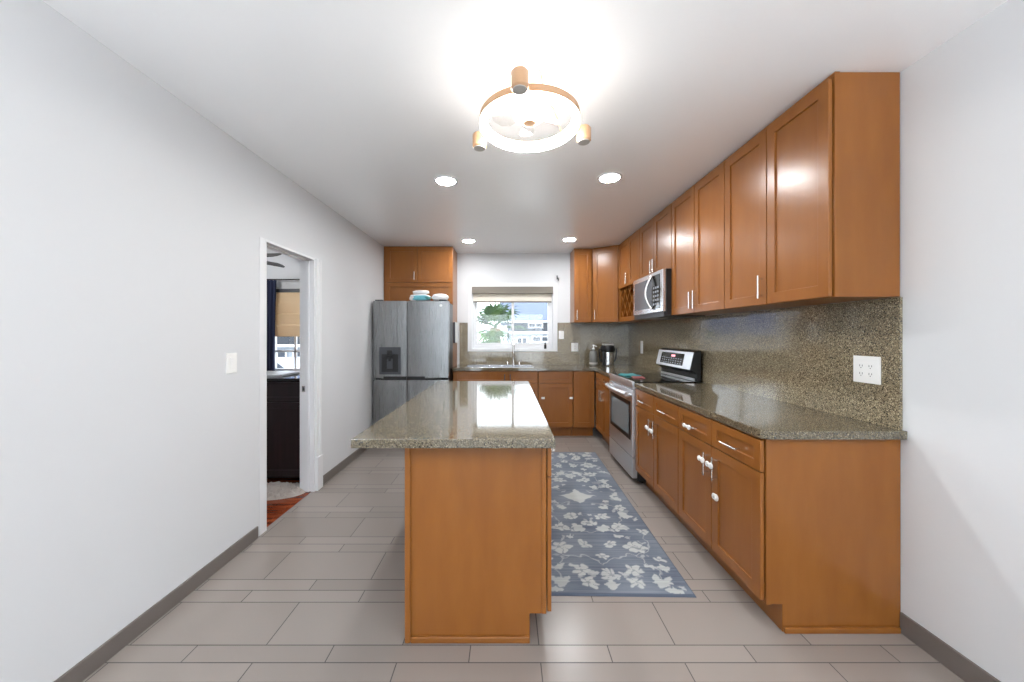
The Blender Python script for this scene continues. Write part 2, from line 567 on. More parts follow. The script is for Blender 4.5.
# island
IX0, IX1, IY0, IY1 = -0.44, 0.172, 1.576, 3.28
t = thing('island_cabinet', 'maple kitchen island cabinet standing in the middle of the tiled floor', 'island', ((IX0 + IX1) / 2, (IY0 + IY1) / 2, 0))
m = MB().poly([(x, IY0, z) for x, z in ((IX0, 0), (IX1 - 0.072, 0), (IX1 - 0.072, 0.122), (IX1, 0.122), (IX1, 0.875), (IX0, 0.875))], (0, IY1 - IY0, 0))
finish('body', m, 'wood', t, bev=0.002)
finish('shoe_moulding', MB().box(IX0 + 0.02, IX1 - 0.072, IY0 - 0.012, IY0 - 0.0004, 0, 0.028), 'wood', t, bev=0.004)
finish('corner_trim', MB().box(IX0 - 0.006, IX0 + 0.019, IY0 - 0.012, IY0 - 0.0004, 0, 0.874), 'wood', t, bev=0.005)
finish('end_stile', MB().box(IX1 - 0.02, IX1, IY0 - 0.004, IY0 - 0.0004, 0.124, 0.874), 'wood', t, bev=0.001)
fr = Fr((IX1, IY0, 0), (0, 1, 0), (1, 0, 0))
W = (IY1 - IY0) / 4
for k in range(4):
    a, b = k * W + 0.004, (k + 1) * W - 0.003
    cab_door(fr, t, a, b, 0.722, 0.852, (a + b) / 2, 0.79, 'drawer', False, 0.045)
    cab_door(fr, t, a, b, 0.128, 0.716, b - 0.03 if k % 2 == 0 else a + 0.03, 0.61)

# ------------------------------------------------------------------ worktops and backsplash
CZ0, CZ1 = 0.876, 0.914
XC = 1.14
solo('countertop', MB().prism([(-0.642, 1.478), (0.2, 1.478), (0.2, 3.352), (-0.642, 3.352)], CZ0, CZ1), 'quartz',
     'polished speckled stone countertop of the kitchen island', 'countertop', (-0.22, 2.4, CZ0), 'stone countertops', bev=0.003)
solo('countertop', MB().prism([(XC + 0.02, 1.60), (XR - 0.001, 1.60), (XR - 0.001, 3.219), (XC, 3.219), (XC, 1.62)], CZ0, CZ1), 'quartz',
     'speckled stone countertop along right wall, near side of the range', 'countertop', (1.46, 2.4, CZ0), 'stone countertops', bev=0.003)
SX0, SX1, SY0, SY1 = -0.56, 0.36, 4.775, 5.13
YC = 4.682
c = MB()
c.box(XC, XR - 0.001, 3.97, YC, CZ0, CZ1)
c.box(SX1, XR - 0.001, YC, YB - 0.001, CZ0, CZ1)
c.box(-0.712, SX0, YC, YB - 0.001, CZ0, CZ1)
c.box(SX0, SX1, YC, SY0, CZ0, CZ1).box(SX0, SX1, SY1, YB - 0.001, CZ0, CZ1)
bmesh.ops.remove_doubles(c.bm, verts=c.bm.verts, dist=1e-5)
solo('countertop', c, 'quartz', 'speckled stone corner countertop around the sink, under the window', 'countertop', (0.5, 4.9, CZ0), 'stone countertops')
solo('backsplash', MB().box(XR - 0.013, XR - 0.0005, 1.622, YB - 0.016, CZ1 + 0.0005, 1.513), 'quartz_lit',
     'speckled stone backsplash on the right wall behind the range', 'backsplash', (XR, 3.4, CZ1), 'stone backsplash slabs')
bs = MB()
bz = CZ1 + 0.0005
bs.box(-0.690, tx0 - 0.001, YB - 0.013, YB - 0.0005, bz, 1.521).box(tx1 + 0.001, XR - 0.0005, YB - 0.013, YB - 0.0005, bz, 1.521)
bs.box(tx0 - 0.001, tx1 + 0.001, YB - 0.013, YB - 0.0005, bz, tz0 - 0.001)
solo('backsplash', bs, 'quartz_lit', 'speckled stone backsplash on the back wall, around the window', 'backsplash', (0.5, YB, CZ1), 'stone backsplash slabs')

# sink
t = thing('kitchen_sink', 'double bowl stainless steel sink set in the counter under the window', 'sink', ((SX0 + SX1) / 2, (SY0 + SY1) / 2, 0.70))
rim = MB().box(SX0, SX1, SY0, SY0 + 0.012, 0.70, 0.9165).box(SX0, SX1, SY1 - 0.012, SY1, 0.70, 0.9165)
rim.box(SX0, SX0 + 0.012, SY0 + 0.012, SY1 - 0.012, 0.70, 0.9165).box(SX1 - 0.012, SX1, SY0 + 0.012, SY1 - 0.012, 0.70, 0.9165)
rim.box(-0.09, -0.06, SY0 + 0.012, SY1 - 0.012, 0.70, 0.905).box(SX0 + 0.012, SX1 - 0.012, SY0 + 0.012, SY1 - 0.012, 0.695, 0.705)
finish('basin', rim, 'steel_h', t, bev=0.003)
for xx in (-0.32, 0.17):
    finish('drain', MB().lathe((xx, 4.95, 0.705), [(0.045, 0), (0.045, 0.003), (0.03, 0.004), (0, 0.002)], 24), 'chrome', t, smooth=True)
# faucet
fx = 0.093
t = thing('faucet', 'brushed nickel gooseneck faucet standing behind the sink', 'faucet', (fx, 5.17, CZ1))
finish('base', MB().lathe((fx, 5.17, CZ1), [(0.034, 0), (0.034, 0.008), (0.02, 0.014), (0.018, 0.07), (0.015, 0.075)], 24), 'chrome', t, smooth=True)
arc = [(fx, 5.17, CZ1 + 0.07), (fx, 5.17, CZ1 + 0.26)]
for k in range(1, 11):
    a = k * PI / 10
    arc.append((fx, 5.17 - 0.075 + 0.075 * math.cos(a), CZ1 + 0.26 + 0.075 * math.sin(a)))
arc.append((fx, 5.02, CZ1 + 0.20))
finish('spout', MB().tube(arc, 0.0135, 14), 'chrome', t, smooth=True)
finish('spray_head', MB().lathe((fx, 5.02, CZ1 + 0.12), [(0.016, 0), (0.019, 0.01), (0.017, 0.085)], 20), 'chrome', t, smooth=True)
for sx in (-1, 1):
    finish('lever', MB().lathe((fx + sx * 0.085, 5.175, CZ1), [(0.02, 0), (0.018, 0.03), (0.012, 0.045)], 18)
           .bar((fx + sx * 0.085, 5.175, CZ1 + 0.038), (fx + sx * 0.125, 5.165, CZ1 + 0.06), 0.006), 'chrome', t, smooth=True)

# ------------------------------------------------------------------ wall cabinets
UZ0, UZ1, UD = 1.515, H - 0.002, 0.298
XU = 1.479
def wall_cab(label, fr, W, z0=UZ0, depth=UD, name='wall_cabinet', grp='wall cabinets'):
    t = thing(name, label, 'cabinet', tuple(fr(W / 2, -depth / 2, z0)), grp)
    finish('body', MB().box(0.0005, W - 0.0005, -depth, 0, z0, UZ1, fr), 'wood', t, bev=0.0015)
    return t
DT = 2.503
for y0_, y1_, lab in ((1.627, 2.413, 'tall maple wall cabinet nearest the camera, at the open end of the right wall'),
                      (2.413, 3.19, 'tall maple two-door wall cabinet between the nearest cabinet and the microwave')):
    fr = Fr((XU, y0_, 0), (0, 1, 0), (-1, 0, 0))
    W = y1_ - y0_
    t = wall_cab(lab, fr, W)
    if y0_ < 2:
        finish('end_stile', MB().box(XU, XU + 0.022, y0_ - 0.0035, y0_ - 0.0004, UZ0, UZ1 - 0.001), 'wood', t)
    cab_door(fr, t, 0.004, W / 2 - 0.003, UZ0 + 0.002, DT, None, None)
    cab_door(fr, t, W / 2 + 0.003, W - 0.004, UZ0 + 0.002, DT, W / 2 + 0.03, UZ0 + 0.1)
    if y0_ > 2:
        d = [o for o in t.children if o.name.startswith('door')][0]
        pull(fr, W / 2 - 0.03, UZ0 + 0.1, True, d)
# over the microwave
fr = Fr((XU, 3.192, 0), (0, 1, 0), (-1, 0, 0))
W = 0.756
t = wall_cab('short maple wall cabinet directly above the microwave', fr, W, 1.935)
cab_door(fr, t, 0.003, W / 2 - 0.002, 1.937, DT, W / 2 - 0.03, 2.02)
cab_door(fr, t, W / 2 + 0.002, W - 0.003, 1.937, DT, W / 2 + 0.03, 2.02)
# with wine rack
Y0W = 3.95
W = 4.743 - Y0W
fr = Fr((XU, Y0W, 0), (0, 1, 0), (-1, 0, 0))
t = thing('wine_rack_cabinet', 'maple wall cabinet with a lattice wine rack under two doors', 'cabinet', tuple(fr(W / 2, -UD / 2, UZ0)), 'wall cabinets')
finish('body', MB().box(0.0005, W - 0.0005, -UD, 0, 1.935, UZ1, fr).box(0.0005, 0.02, -UD, 0, UZ0, 1.935, fr)
       .box(W - 0.06, W - 0.0005, -UD, 0, UZ0, 1.935, fr).box(0.02, W - 0.06, -UD, 0, UZ0, UZ0 + 0.055, fr), 'wood', t)
finish('rack_lining', MB().box(0.02, W - 0.06, -UD, -UD + 0.012, UZ0 + 0.055, 1.935, fr), 'wood_in', t)
wd = (W - 0.06) / 2
cab_door(fr, t, 0.004, wd - 0.002, 1.937, DT, None, None)
cab_door(fr, t, wd + 0.002, 2 * wd + 0.02, 1.937, DT, wd + 0.03, 2.03)
lat = MB()
a0, a1, c0, c1 = 0.02, W - 0.06, UZ0 + 0.055, 1.935
hh = c1 - c0
def slat(p, q, n0, n1, hw=0.0065):
    p, q = Vector(p), Vector(q)
    d = (q - p).normalized(); e = Vector((-d.y, d.x)) * hw
    vs = [p + e, q + e, q - e, p - e]
    fa = [lat.bm.verts.new(fr(v.x, n0, v.y)) for v in vs]
    fb = [lat.bm.verts.new(fr(v.x, n1, v.y)) for v in vs]
    lat.bm.faces.new(fa); lat.bm.faces.new(fb[::-1])
    for i in range(4):
        lat.bm.faces.new((fa[i], fa[(i + 1) % 4], fb[(i + 1) % 4], fb[i]))
step = 0.16
k = -6
for k in range(-5, 9):
    s0 = a0 + k * step
    # rising slats, clipped to the opening
    p0, p1 = max(s0, a0), min(s0 + hh * 0.85, a1)
    if p1 - p0 > 0.02:
        slat((p0, c0 + (p0 - s0) / 0.85), (p1, c0 + (p1 - s0) / 0.85), -0.022, -0.012)
        slat((p0, c1 - (p0 - s0) / 0.85), (p1, c1 - (p1 - s0) / 0.85), -0.012, -0.003)
finish('lattice', lat, 'wood', t)
# diagonal corner cabinet
A = Vector((XU, 4.745, 0)); B = Vector((1.178, 4.945, 0))
t = thing('wall_cabinet', 'diagonal maple wall cabinet filling the back right corner', 'cabinet', (1.5, 5.0, UZ0), 'wall cabinets')
finish('body', MB().prism([(A.x, A.y), (XR - 0.003, A.y), (XR - 0.003, YB - 0.003), (B.x, YB - 0.003), (B.x, B.y)], UZ0, UZ1), 'wood', t, bev=0.0015)
u = (A - B); L = u.length
fr = Fr(tuple(B), tuple(u), (-u.y * -1, -u.x, 0)) if False else Fr(tuple(B), tuple(u), (u.y, -u.x, 0))
if fr.n.y > 0:
    fr.n = -fr.n
cab_door(fr, t, 0.012, L - 0.012, UZ0 + 0.002, DT, 0.045, UZ0 + 0.1)
# single cabinet on the back wall
fr = Fr((0.92, 4.945, 0), (1, 0, 0), (0, -1, 0))
W = 1.176 - 0.92
t = wall_cab('narrow maple wall cabinet right of the window', fr, W, depth=YB - 4.945 - 0.003)
cab_door(fr, t, 0.003, W - 0.02, UZ0 + 0.002, DT, 0.035, UZ0 + 0.1)

# refrigerator surround
YS = 4.83
t = thing('refrigerator_cabinet', 'maple cabinet over the refrigerator with a side panel down to the counter', 'cabinet', (-1.2, 5.05, 0))
sx0, sx1 = -1.653, -0.725
finish('body', MB().box(sx0, sx1 - 0.02, YS, YB - 0.003, 1.77, UZ1), 'wood', t, bev=0.0015)
finish('side_panel', MB().box(sx1 - 0.019, sx1, YS, YB - 0.003, 0, UZ1), 'wood', t, bev=0.0015)
fr = Fr((sx0, YS, 0), (1, 0, 0), (0, -1, 0))
W = sx1 - sx0
o = finish('filler_panel', MB().shaker(fr, 0.03, W - 0.004, 1.76, 2.035, fz=0.05), 'wood', t, bev=0.0015)
cab_door(fr, t, 0.035, W / 2 - 0.012, 2.045, DT + 0.012, W / 2 - 0.045, 2.13, L=0.11)
cab_door(fr, t, W / 2 - 0.008, W - 0.004, 2.045, DT + 0.012, None, None)

# grey box on the side panel
t = thing('wall_box', 'flat pale grey box fixed to the wooden panel beside the refrigerator', 'box', (sx1 + 0.02, 4.97, 1.22))
finish('case', MB().box(sx1 + 0.0005, sx1 + 0.03, 4.86, 5.10, 1.235, 1.515), 'grayplate', t, bev=0.004)
finish('front_edge', MB().box(sx1 + 0.0005, sx1 + 0.027, 4.845, 4.8595, 1.235, 1.515), 'dark_gray', t, bev=0.002)

# ------------------------------------------------------------------ refrigerator
FY = 4.364
fx0, fx1 = -1.624, -0.706
fm_ = -1.212
t = thing('refrigerator', 'stainless steel four-door refrigerator with a dark water dispenser', 'refrigerator', ((fx0 + fx1) / 2, 4.75, 0))
finish('body', MB().box(fx0 + 0.012, fx1 - 0.018, FY + 0.075, 4.822, 0.03, 1.745).box(fx0 + 0.012, -0.752, 4.822, 5.18, 0.03, 1.745), 'black', t, bev=0.004)
zs = 0.808
doors = [(fx0, fm_ - 0.004, zs + 0.012, 1.757), (fm_ + 0.004, fx1, zs + 0.012, 1.757), (fx0, fm_ - 0.004, 0.07, zs - 0.012), (fm_ + 0.004, fx1, 0.07, zs - 0.012)]
dobs = []
for i, (a, b, z0, z1) in enumerate(doors):
    m = MB()
    n = 8
    # gently bowed front
    fpts = [(a + (b - a) * k / n, FY - 0.006 * math.sin(PI * k / n)) for k in range(n + 1)]
    m.prism(fpts + [(b, FY + 0.068), (a, FY + 0.068)], z0, z1)
    dobs.append(finish('door', m, 'steel', t, bev=0.006, seg=3))
finish('gasket', MB().box(fx0 + 0.02, fx1 - 0.006, FY + 0.02, FY + 0.074, 0.09, 1.735), 'rubber', t)
# handle pockets along the split
hp = MB().box(fx0 + 0.13, fm_ - 0.004, FY - 0.012, FY + 0.05, zs - 0.011, zs + 0.033).box(fx0 + 0.1, fm_ - 0.004, FY - 0.009, FY + 0.04, zs - 0.012, zs + 0.008)
finish('handle', hp, 'black', dobs[0], bev=0.002)
hp = MB().box(fm_ + 0.004, fm_ + 0.22, FY - 0.012, FY + 0.05, zs - 0.011, zs + 0.033).box(fm_ + 0.004, fm_ + 0.41, FY - 0.009, FY + 0.04, zs - 0.012, zs + 0.008)
finish('handle', hp, 'black', dobs[1], bev=0.002)
# dispenser
dx0, dx1, dz0, dz1 = -1.545, -1.285, 0.865, 1.195
dp = MB()
dp.box(dx0, dx1, FY - 0.012, FY - 0.007, dz0, dz1)
ds = finish('dispenser', dp, 'dark_gray', dobs[0], bev=0.003)
finish('dispenser_recess', MB().box(dx0 + 0.03, dx1 - 0.03, FY - 0.0135, FY - 0.0122, dz0 + 0.03, dz1 - 0.085), 'black', dobs[0])
finish('dispenser_spout', MB().box(-1.445, -1.385, FY - 0.035, FY - 0.0125, dz1 - 0.10, dz1 - 0.035).box(-1.43, -1.40, FY - 0.03, FY - 0.0125, dz1 - 0.17, dz1 - 0.10), 'black', dobs[0], bev=0.004)
finish('dispenser_lever', MB().box(-1.45, -1.38, FY - 0.02, FY - 0.014, dz0 + 0.07, dz1 - 0.14), 'dark_gray', dobs[0], bev=0.003)
finish('emblem', MB().lathe((-0.80, FY - 0.003, 1.70), [(0.016, 0), (0.016, 0.006), (0, 0.006)], 20, (0, -1, 0)), 'white', dobs[1])
for xx in (fx0 + 0.06, fx1 - 0.08):
    finish('foot', MB().box(xx - 0.05, xx + 0.06, FY - 0.02, FY + 0.12, 0, 0.035), 'black', t, bev=0.003)
    finish('hinge_cover', MB().box(xx - 0.04, xx + 0.05, FY + 0.008, FY + 0.058, 1.757, 1.772), 'dark_gray', t, bev=0.004)
# packages on top
t = thing('wipes_pack', 'white and teal soft pack of wipes lying on the refrigerator', 'package', (-1.07, 4.50, 1.757))
def pillow(c, sx, sy, sz, seed, n=14, p=3.0, flat=0.0):
    m = MB()
    bmesh.ops.create_uvsphere(m.bm, u_segments=n * 2, v_segments=n, radius=1.0)
    rr = random.Random(seed)
    ph = [rr.uniform(0, 6) for _ in range(6)]
    for v in m.bm.verts:
        x, y, z = v.co
        def sp(q): return math.copysign(abs(q) ** (2.0 / p), q)
        w = 1 + 0.06 * math.sin(5 * x + ph[0]) * math.sin(4 * y + ph[1]) + 0.05 * math.sin(7 * z + 6 * x + ph[2])
        v.co = Vector((c[0] + sp(x) * sx * w, c[1] + sp(y) * sy * w, c[2] + sz + sp(z) * sz))
    return m
M['teal_pack'] = pmat('teal printed film', srgb(110, 190, 205), 0.35)
M['teal_dark'] = pmat('deep teal print', srgb(70, 140, 140), 0.4)
M['film'] = pmat('white plastic film', srgb(240, 240, 240), 0.35)
finish('pack', pillow((-1.085, 4.50, 1.757), 0.125, 0.07, 0.045, 3, p=4), 'film', t, smooth=True)
finish('printed_band', pillow((-1.065, 4.487, 1.768), 0.104, 0.068, 0.032, 3, p=5), 'teal_pack', t, smooth=True)
finish('printed_leaf', pillow((-0.985, 4.478, 1.776), 0.03, 0.062, 0.022, 9, p=5), 'teal_dark', t, smooth=True)
solo('tissue_wad', pillow((-1.07, 4.50, 1.8485), 0.105, 0.05, 0.026, 5, p=2.6), 'film', 'small white tissue pack on top of the teal wipes pack', 'package', (-1.07, 4.5, 1.8485), smooth=True)
solo('plastic_bag', pillow((-0.835, 4.50, 1.7575), 0.105, 0.07, 0.05, 8, p=2.3), 'film', 'rumpled white plastic bag on the refrigerator, right of the wipes', 'bag', (-0.835, 4.50, 1.7575), smooth=True)

# ------------------------------------------------------------------ range
RY0, RY1 = 3.226, 3.962
rxf = 1.125
t = thing('kitchen_range', 'stainless steel electric range between the right-hand base cabinets', 'range', (1.44, (RY0 + RY1) / 2, 0))
finish('body', MB().box(rxf + 0.045, XR - 0.02, RY0 + 0.001, RY1 - 0.001, 0.03, 0.905), 'black', t, bev=0.002)
for yy in (RY0 + 0.06, RY1 - 0.06):
    for xx in (rxf + 0.1, XR - 0.1):
        finish('foot', MB().lathe((xx, yy, 0), [(0.02, 0), (0.02, 0.02), (0.012, 0.032)], 14), 'black', t)
finish('drawer', MB().box(rxf, rxf + 0.044, RY0 + 0.003, RY1 - 0.003, 0.055, 0.235), 'steel_range', t, bev=0.004)
od = finish('oven_door', MB().box(rxf, rxf + 0.044, RY0 + 0.003, RY1 - 0.003, 0.243, 0.845), 'steel_range', t, bev=0.004)
M['oven_border'] = pmat('oven door border', srgb(22, 22, 24), 0.3, Specular_IOR_Level=0.2)
finish('window_border', MB().box(rxf - 0.003, rxf - 0.0003, RY0 + 0.055, RY1 - 0.055, 0.385, 0.735), 'oven_border', od)
M['oven_glass'] = pmat('oven glass', srgb(120, 132, 136), 0.08)
finish('window_glass', MB().box(rxf - 0.0045, rxf - 0.003, RY0 + 0.10, RY1 - 0.10, 0.425, 0.695), 'oven_glass', od)
hb = []
for k in range(13):
    q = k / 12
    hb.append((rxf - 0.035 - 0.022 * math.sin(PI * q), RY0 + 0.05 + (RY1 - RY0 - 0.1) * q, 0.80))
hm = MB().tube(hb, 0.025, 16)
hm.bar((rxf + 0.002, RY0 + 0.06, 0.80), (rxf - 0.037, RY0 + 0.06, 0.80), 0.014).bar((rxf + 0.002, RY1 - 0.06, 0.80), (rxf - 0.037, RY1 - 0.06, 0.80), 0.014)
finish('handle', hm, 'steel_range', od, smooth=True)
finish('front_trim', MB().box(rxf + 0.004, rxf + 0.044, RY0 + 0.003, RY1 - 0.003, 0.852, 0.899), 'steel_range', t, bev=0.003)
ck = finish('cooktop', MB().box(rxf + 0.02, XR - 0.09, RY0 + 0.004, RY1 - 0.004, 0.9055, 0.922), 'gloss_black', t, bev=0.003)
finish('cooktop_rim', MB().box(rxf - 0.004, rxf + 0.0195, RY0 + 0.001, RY1 - 0.001, 0.9, 0.924), 'steel_range', t, bev=0.003)
M['burner'] = pmat('burner ring print', srgb(70, 70, 74), 0.2)
for (bx, by, br) in ((1.30, 3.41, 0.10), (1.30, 3.77, 0.085), (1.55, 3.41, 0.085), (1.55, 3.77, 0.11)):
    finish('burner', MB().lathe((bx, by, 0.9222), [(br, 0), (br, 0.0004), (br - 0.006, 0.0004), (br - 0.006, 0)], 40, closed=True), 'burner', ck)
# backguard
gx = XR - 0.085
bgm = MB().poly([(gx, RY0 + 0.001, 0.9245), (gx - 0.0, RY0 + 0.001, 0.99), (gx - 0.055, RY0 + 0.001, 1.03), (gx - 0.02, RY0 + 0.001, 1.185),
                 (gx + 0.02, RY0 + 0.001, 1.2), (1.742, RY0 + 0.001, 1.2), (1.742, RY0 + 0.001, 0.9245)], (0, RY1 - RY0 - 0.002, 0))
bgd = finish('backguard', bgm, 'black', t, bev=0.004)
dv = Vector((0.035, 0, 0.155)); dvn = Vector((-0.155, 0, 0.035)).normalized()
def panel(y0_, y1_, q0, q1, n0, n1, m):
    base = Vector((gx - 0.055, 0, 1.03))
    pts = [base + dv * q0 + dvn * n0 + Vector((0, y0_, 0)), base + dv * q1 + dvn * n0 + Vector((0, y0_, 0)),
           base + dv * q1 + dvn * n0 + Vector((0, y1_, 0)), base + dv * q0 + dvn * n0 + Vector((0, y1_, 0))]
    m.poly(pts, dvn * (n1 - n0)); return m
cp = finish('control_panel', panel(RY0 + 0.004, RY1 - 0.004, -0.02, 1.0, 0.0005, 0.006, MB()), 'steel_range', t, bev=0.002)
finish('display', panel(RY0 + 0.15, RY1 - 0.10, 0.14, 0.86, 0.0062, 0.008, MB()), 'gloss_black', cp)
M['red_led'] = emis('red display digits', (1, 0.12, 0.2, 1), 1.2)
finish('clock', panel(3.55, 3.63, 0.62, 0.74, 0.0082, 0.009, MB()), 'red_led', cp)
M['key'] = pmat('grey touch keys', srgb(150, 156, 165), 0.4)
for r in range(3):
    for k in range(9):
        yy = RY0 + 0.18 + k * 0.05
        finish('touch_key', panel(yy, yy + 0.025, 0.2 + r * 0.14, 0.26 + r * 0.14, 0.0082, 0.009, MB()), 'key', cp)
finish('vent_strip', MB().box(gx - 0.014, gx - 0.0005, RY0 + 0.02, RY1 - 0.02, 0.925, 0.948), 'steel_range', t, bev=0.002)

# cloths on the cooktop
def cloth(cx, cy_, z, sx, sy, ang, seed, h=0.02):
    m = MB(); n = 18
    rr = random.Random(seed); ph = [rr.uniform(0, 6) for _ in range(4)]
    top = []; bot = []
    ca, sa = math.cos(ang), math.sin(ang)
    for j in range(n + 1):
        for i in range(n + 1):
            u_, v_ = i / n - 0.5, j / n - 0.5
            x, y = u_ * sx, v_ * sy
            e = min(0.5 - abs(u_), 0.5 - abs(v_)) * 2
            zz = z + h * min(1, e * 6) * (0.75 + 0.25 * math.sin(9 * u_ + ph[0]) * math.cos(8 * v_ + ph[1]))
            p = (cx + x * ca - y * sa, cy_ + x * sa + y * ca)
            top.append(m.bm.verts.new((p[0], p[1], zz + 0.002)))
            bot.append(m.bm.verts.new((p[0], p[1], z)))
    N = n + 1
    for j in range(n):
        for i in range(n):
            a = j * N + i
            m.bm.faces.new((top[a], top[a + 1], top[a + N + 1], top[a + N]))
            m.bm.faces.new((bot[a], bot[a + N], bot[a + N + 1], bot[a + 1]))
    per = [i for i in range(N)] + [j * N + n for j in range(1, N)] + [n * N + i for i in range(n - 1, -1, -1)] + [j * N for j in range(n - 1, 0, -1)]
    for a, b in zip(per, per[1:] + per[:1]):
        m.bm.faces.new((top[b], top[a], bot[a], bot[b]))
    return m
M['teal_cloth'] = fabric('teal cloth', srgb(52, 120, 122))
M['red_cloth'] = fabric('red cloth', srgb(140, 78, 76))
solo('dish_towel', cloth(1.275, 3.74, 0.9235, 0.17, 0.2, 0.1, 4, 0.012), 'teal_cloth', 'folded teal dish towel lying on the range top', 'towel', (1.275, 3.74, 0.9235), smooth=True)
solo('pot_holder', cloth(1.29, 3.54, 0.9235, 0.11, 0.13, -0.15, 6, 0.009), 'red_cloth', 'small faded red pot holder beside the teal towel on the range', 'pot holder', (1.29, 3.54, 0.9235), smooth=True)

# ------------------------------------------------------------------ microwave
MY0, MY1, mx = 3.196, 3.944, 1.383
t = thing('microwave', 'stainless steel over-the-range microwave under the short wall cabinet', 'microwave', (1.58, 3.57, 1.515))
finish('body', MB().box(mx + 0.03, XR - 0.016, MY0, MY1, 1.52, 1.933), 'black', t, bev=0.002)
md = finish('door', MB().box(mx, mx + 0.029, MY0 + 0.002, MY1 - 0.002, 1.552, 1.931), 'steel_h', t, bev=0.004)
M['mw_glass'] = pmat('microwave window', srgb(92, 96, 104), 0.1)
finish('door_window', MB().box(mx - 0.002, mx - 0.0003, MY0 + 0.24, MY1 - 0.05, 1.60, 1.885), 'mw_glass', md)
finish('control_panel', MB().box(mx - 0.003, mx - 0.0003, MY0 + 0.06, MY0 + 0.235, 1.585, 1.90), 'gloss_black', t)
for r in range(5):
    for k in range(3):
        ky = MB().box(mx - 0.004, mx - 0.0032, MY0 + 0.08 + k * 0.048, MY0 + 0.11 + k * 0.048, 1.62 + r * 0.038, 1.638 + r * 0.038)
        finish('keypad_button', ky, 'key', t)
hb = []
for k in range(15):
    q = k / 14
    hb.append((mx - 0.012 - 0.045 * math.sin(PI * q), MY0 + 0.215 + 0.035 * math.sin(PI * q), 1.585 + 0.315 * q))
finish('handle', MB().tube(hb, 0.012, 12), 'chrome', md, smooth=True)
finish('vent_grille', MB().box(mx + 0.01, XR - 0.02, MY0 + 0.003, MY1 - 0.003, 1.508, 1.5195).box(mx + 0.012, mx + 0.03, MY0 + 0.003, MY1 - 0.003, 1.52, 1.551), 'black', t)
finish('hood_lamp', MB().box(mx + 0.08, mx + 0.2, MY0 + 0.35, MY1 - 0.1, 1.504, 1.5078), 'lens_gray', t)

# ------------------------------------------------------------------ child locks on the near handles
def lock(y, z, x, label, w=0.058, h=0.03, tilt=0.0):
    t = thing('cabinet_lock', label, 'lock', (x, y, z - h / 2), 'white child locks on the cabinet handles')
    m = MB()
    for dy, rr in ((-w * 0.28, h * 0.56), (w * 0.28, h * 0.5)):
        m.lathe((x, y + dy, z + tilt * dy), [(rr * 0.7, 0), (rr, 0.004), (rr, 0.010), (rr * 0.7, 0.014)], 18, (-1, 0, 0))
    m.box(x - 0.012, x - 0.002, y - w * 0.3, y + w * 0.3, z - h * 0.3, z + h * 0.3)
    finish('clip', m, 'white', t, bev=0.001)
    finish('button', MB().lathe((x - 0.0142, y, z), [(0.007, 0), (0.006, 0.003), (0, 0.003)], 14, (-1, 0, 0)), 'grayplate', t)
xf = XF - 0.0222
ym1 = 1.627 + 0.393
lock(ym1 + 0.032, 0.635, xf - 0.0365, 'white child lock on the far door handle of the nearest base cabinet')
lock(ym1 - 0.05, 0.632, xf - 0.0365, 'white child lock on the near door handle of the nearest base cabinet')
lock(ym1 - 0.048, 0.455, xf - 0.002, 'white child lock pad stuck low on the nearest base cabinet door', 0.03, 0.034)
lock(ym1 + 0.197, 0.78, xf - 0.0365, 'white child lock wrapped over the far drawer handle of the nearest base cabinet', 0.105, 0.026)
ym2 = 2.413 + 0.4045
lock(ym2 + 0.028, 0.61, xf - 0.0365, 'white child lock on the door handle of the cabinet beside the range, far door')
lock(ym2 - 0.048, 0.605, xf - 0.0365, 'white child lock on the door handle of the cabinet beside the range, near door')
def block(x, y, z, label):
    solo('cabinet_lock', MB().box(x - 0.022, x + 0.022, y - 0.012, y, z - 0.014, z + 0.014), 'white', label, 'lock', (x, y, z - 0.014), 'white child locks on the cabinet handles', bev=0.004)
block(0.47, YF - 0.0222, 0.52, 'white lock pad at left edge of the cabinet door right of the sink')
block(0.838, YF - 0.0222, 0.52, 'white lock pad at right edge of the cabinet door right of the sink')

# ------------------------------------------------------------------ outlets and switches
def plate(name, label, cat, c, u, n, w, h, gangs, kind, grp=None):
    c = Vector(c)
    fr = Fr(tuple(c), u, n)
    t = thing(name, label, cat, tuple(c), grp)
    finish('plate', MB().box(-w / 2, w / 2, 0.0005, 0.007, -h / 2, h / 2, fr), 'white', t, bev=0.002)
    for g in range(gangs):
        gu = (g - (gangs - 1) / 2) * 0.046
        if kind == 'outlet':
            finish('receptacle', MB().box(gu - 0.0165, gu + 0.0165, 0.0072, 0.009, -0.034, 0.034, fr), 'white', t, bev=0.001)
            s = MB()
            for dz in (-0.02, 0.018):
                s.box(gu - 0.008, gu - 0.0055, 0.0091, 0.0094, dz - 0.004, dz + 0.005, fr).box(gu + 0.005, gu + 0.0075, 0.0091, 0.0094, dz - 0.004, dz + 0.005, fr)
                s.box(gu - 0.002, gu + 0.002, 0.0091, 0.0094, dz - 0.012, dz - 0.008, fr)
            finish('slots', s, 'slot', t)
        else:
            finish('rocker', MB().poly([fr(gu - 0.0165, 0.0072, -0.033), fr(gu - 0.0165, 0.009, -0.033), fr(gu - 0.0165, 0.013, 0.033), fr(gu - 0.0165, 0.0072, 0.033)], fr.u * 0.033), 'white', t, bev=0.001)
    return t
xb = XR - 0.013
plate('power_outlet', 'white double power outlet on the speckled backsplash, nearest the camera', 'outlet', (xb, 1.768, 1.172), (0, 1, 0), (-1, 0, 0), 0.132, 0.132, 2, 'outlet')
plate('light_switch', 'white switch plate on the right backsplash between corner and range', 'switch', (xb, 4.72, 1.182), (0, 1, 0), (-1, 0, 0), 0.072, 0.165, 1, 'switch')
yb = YB - 0.013
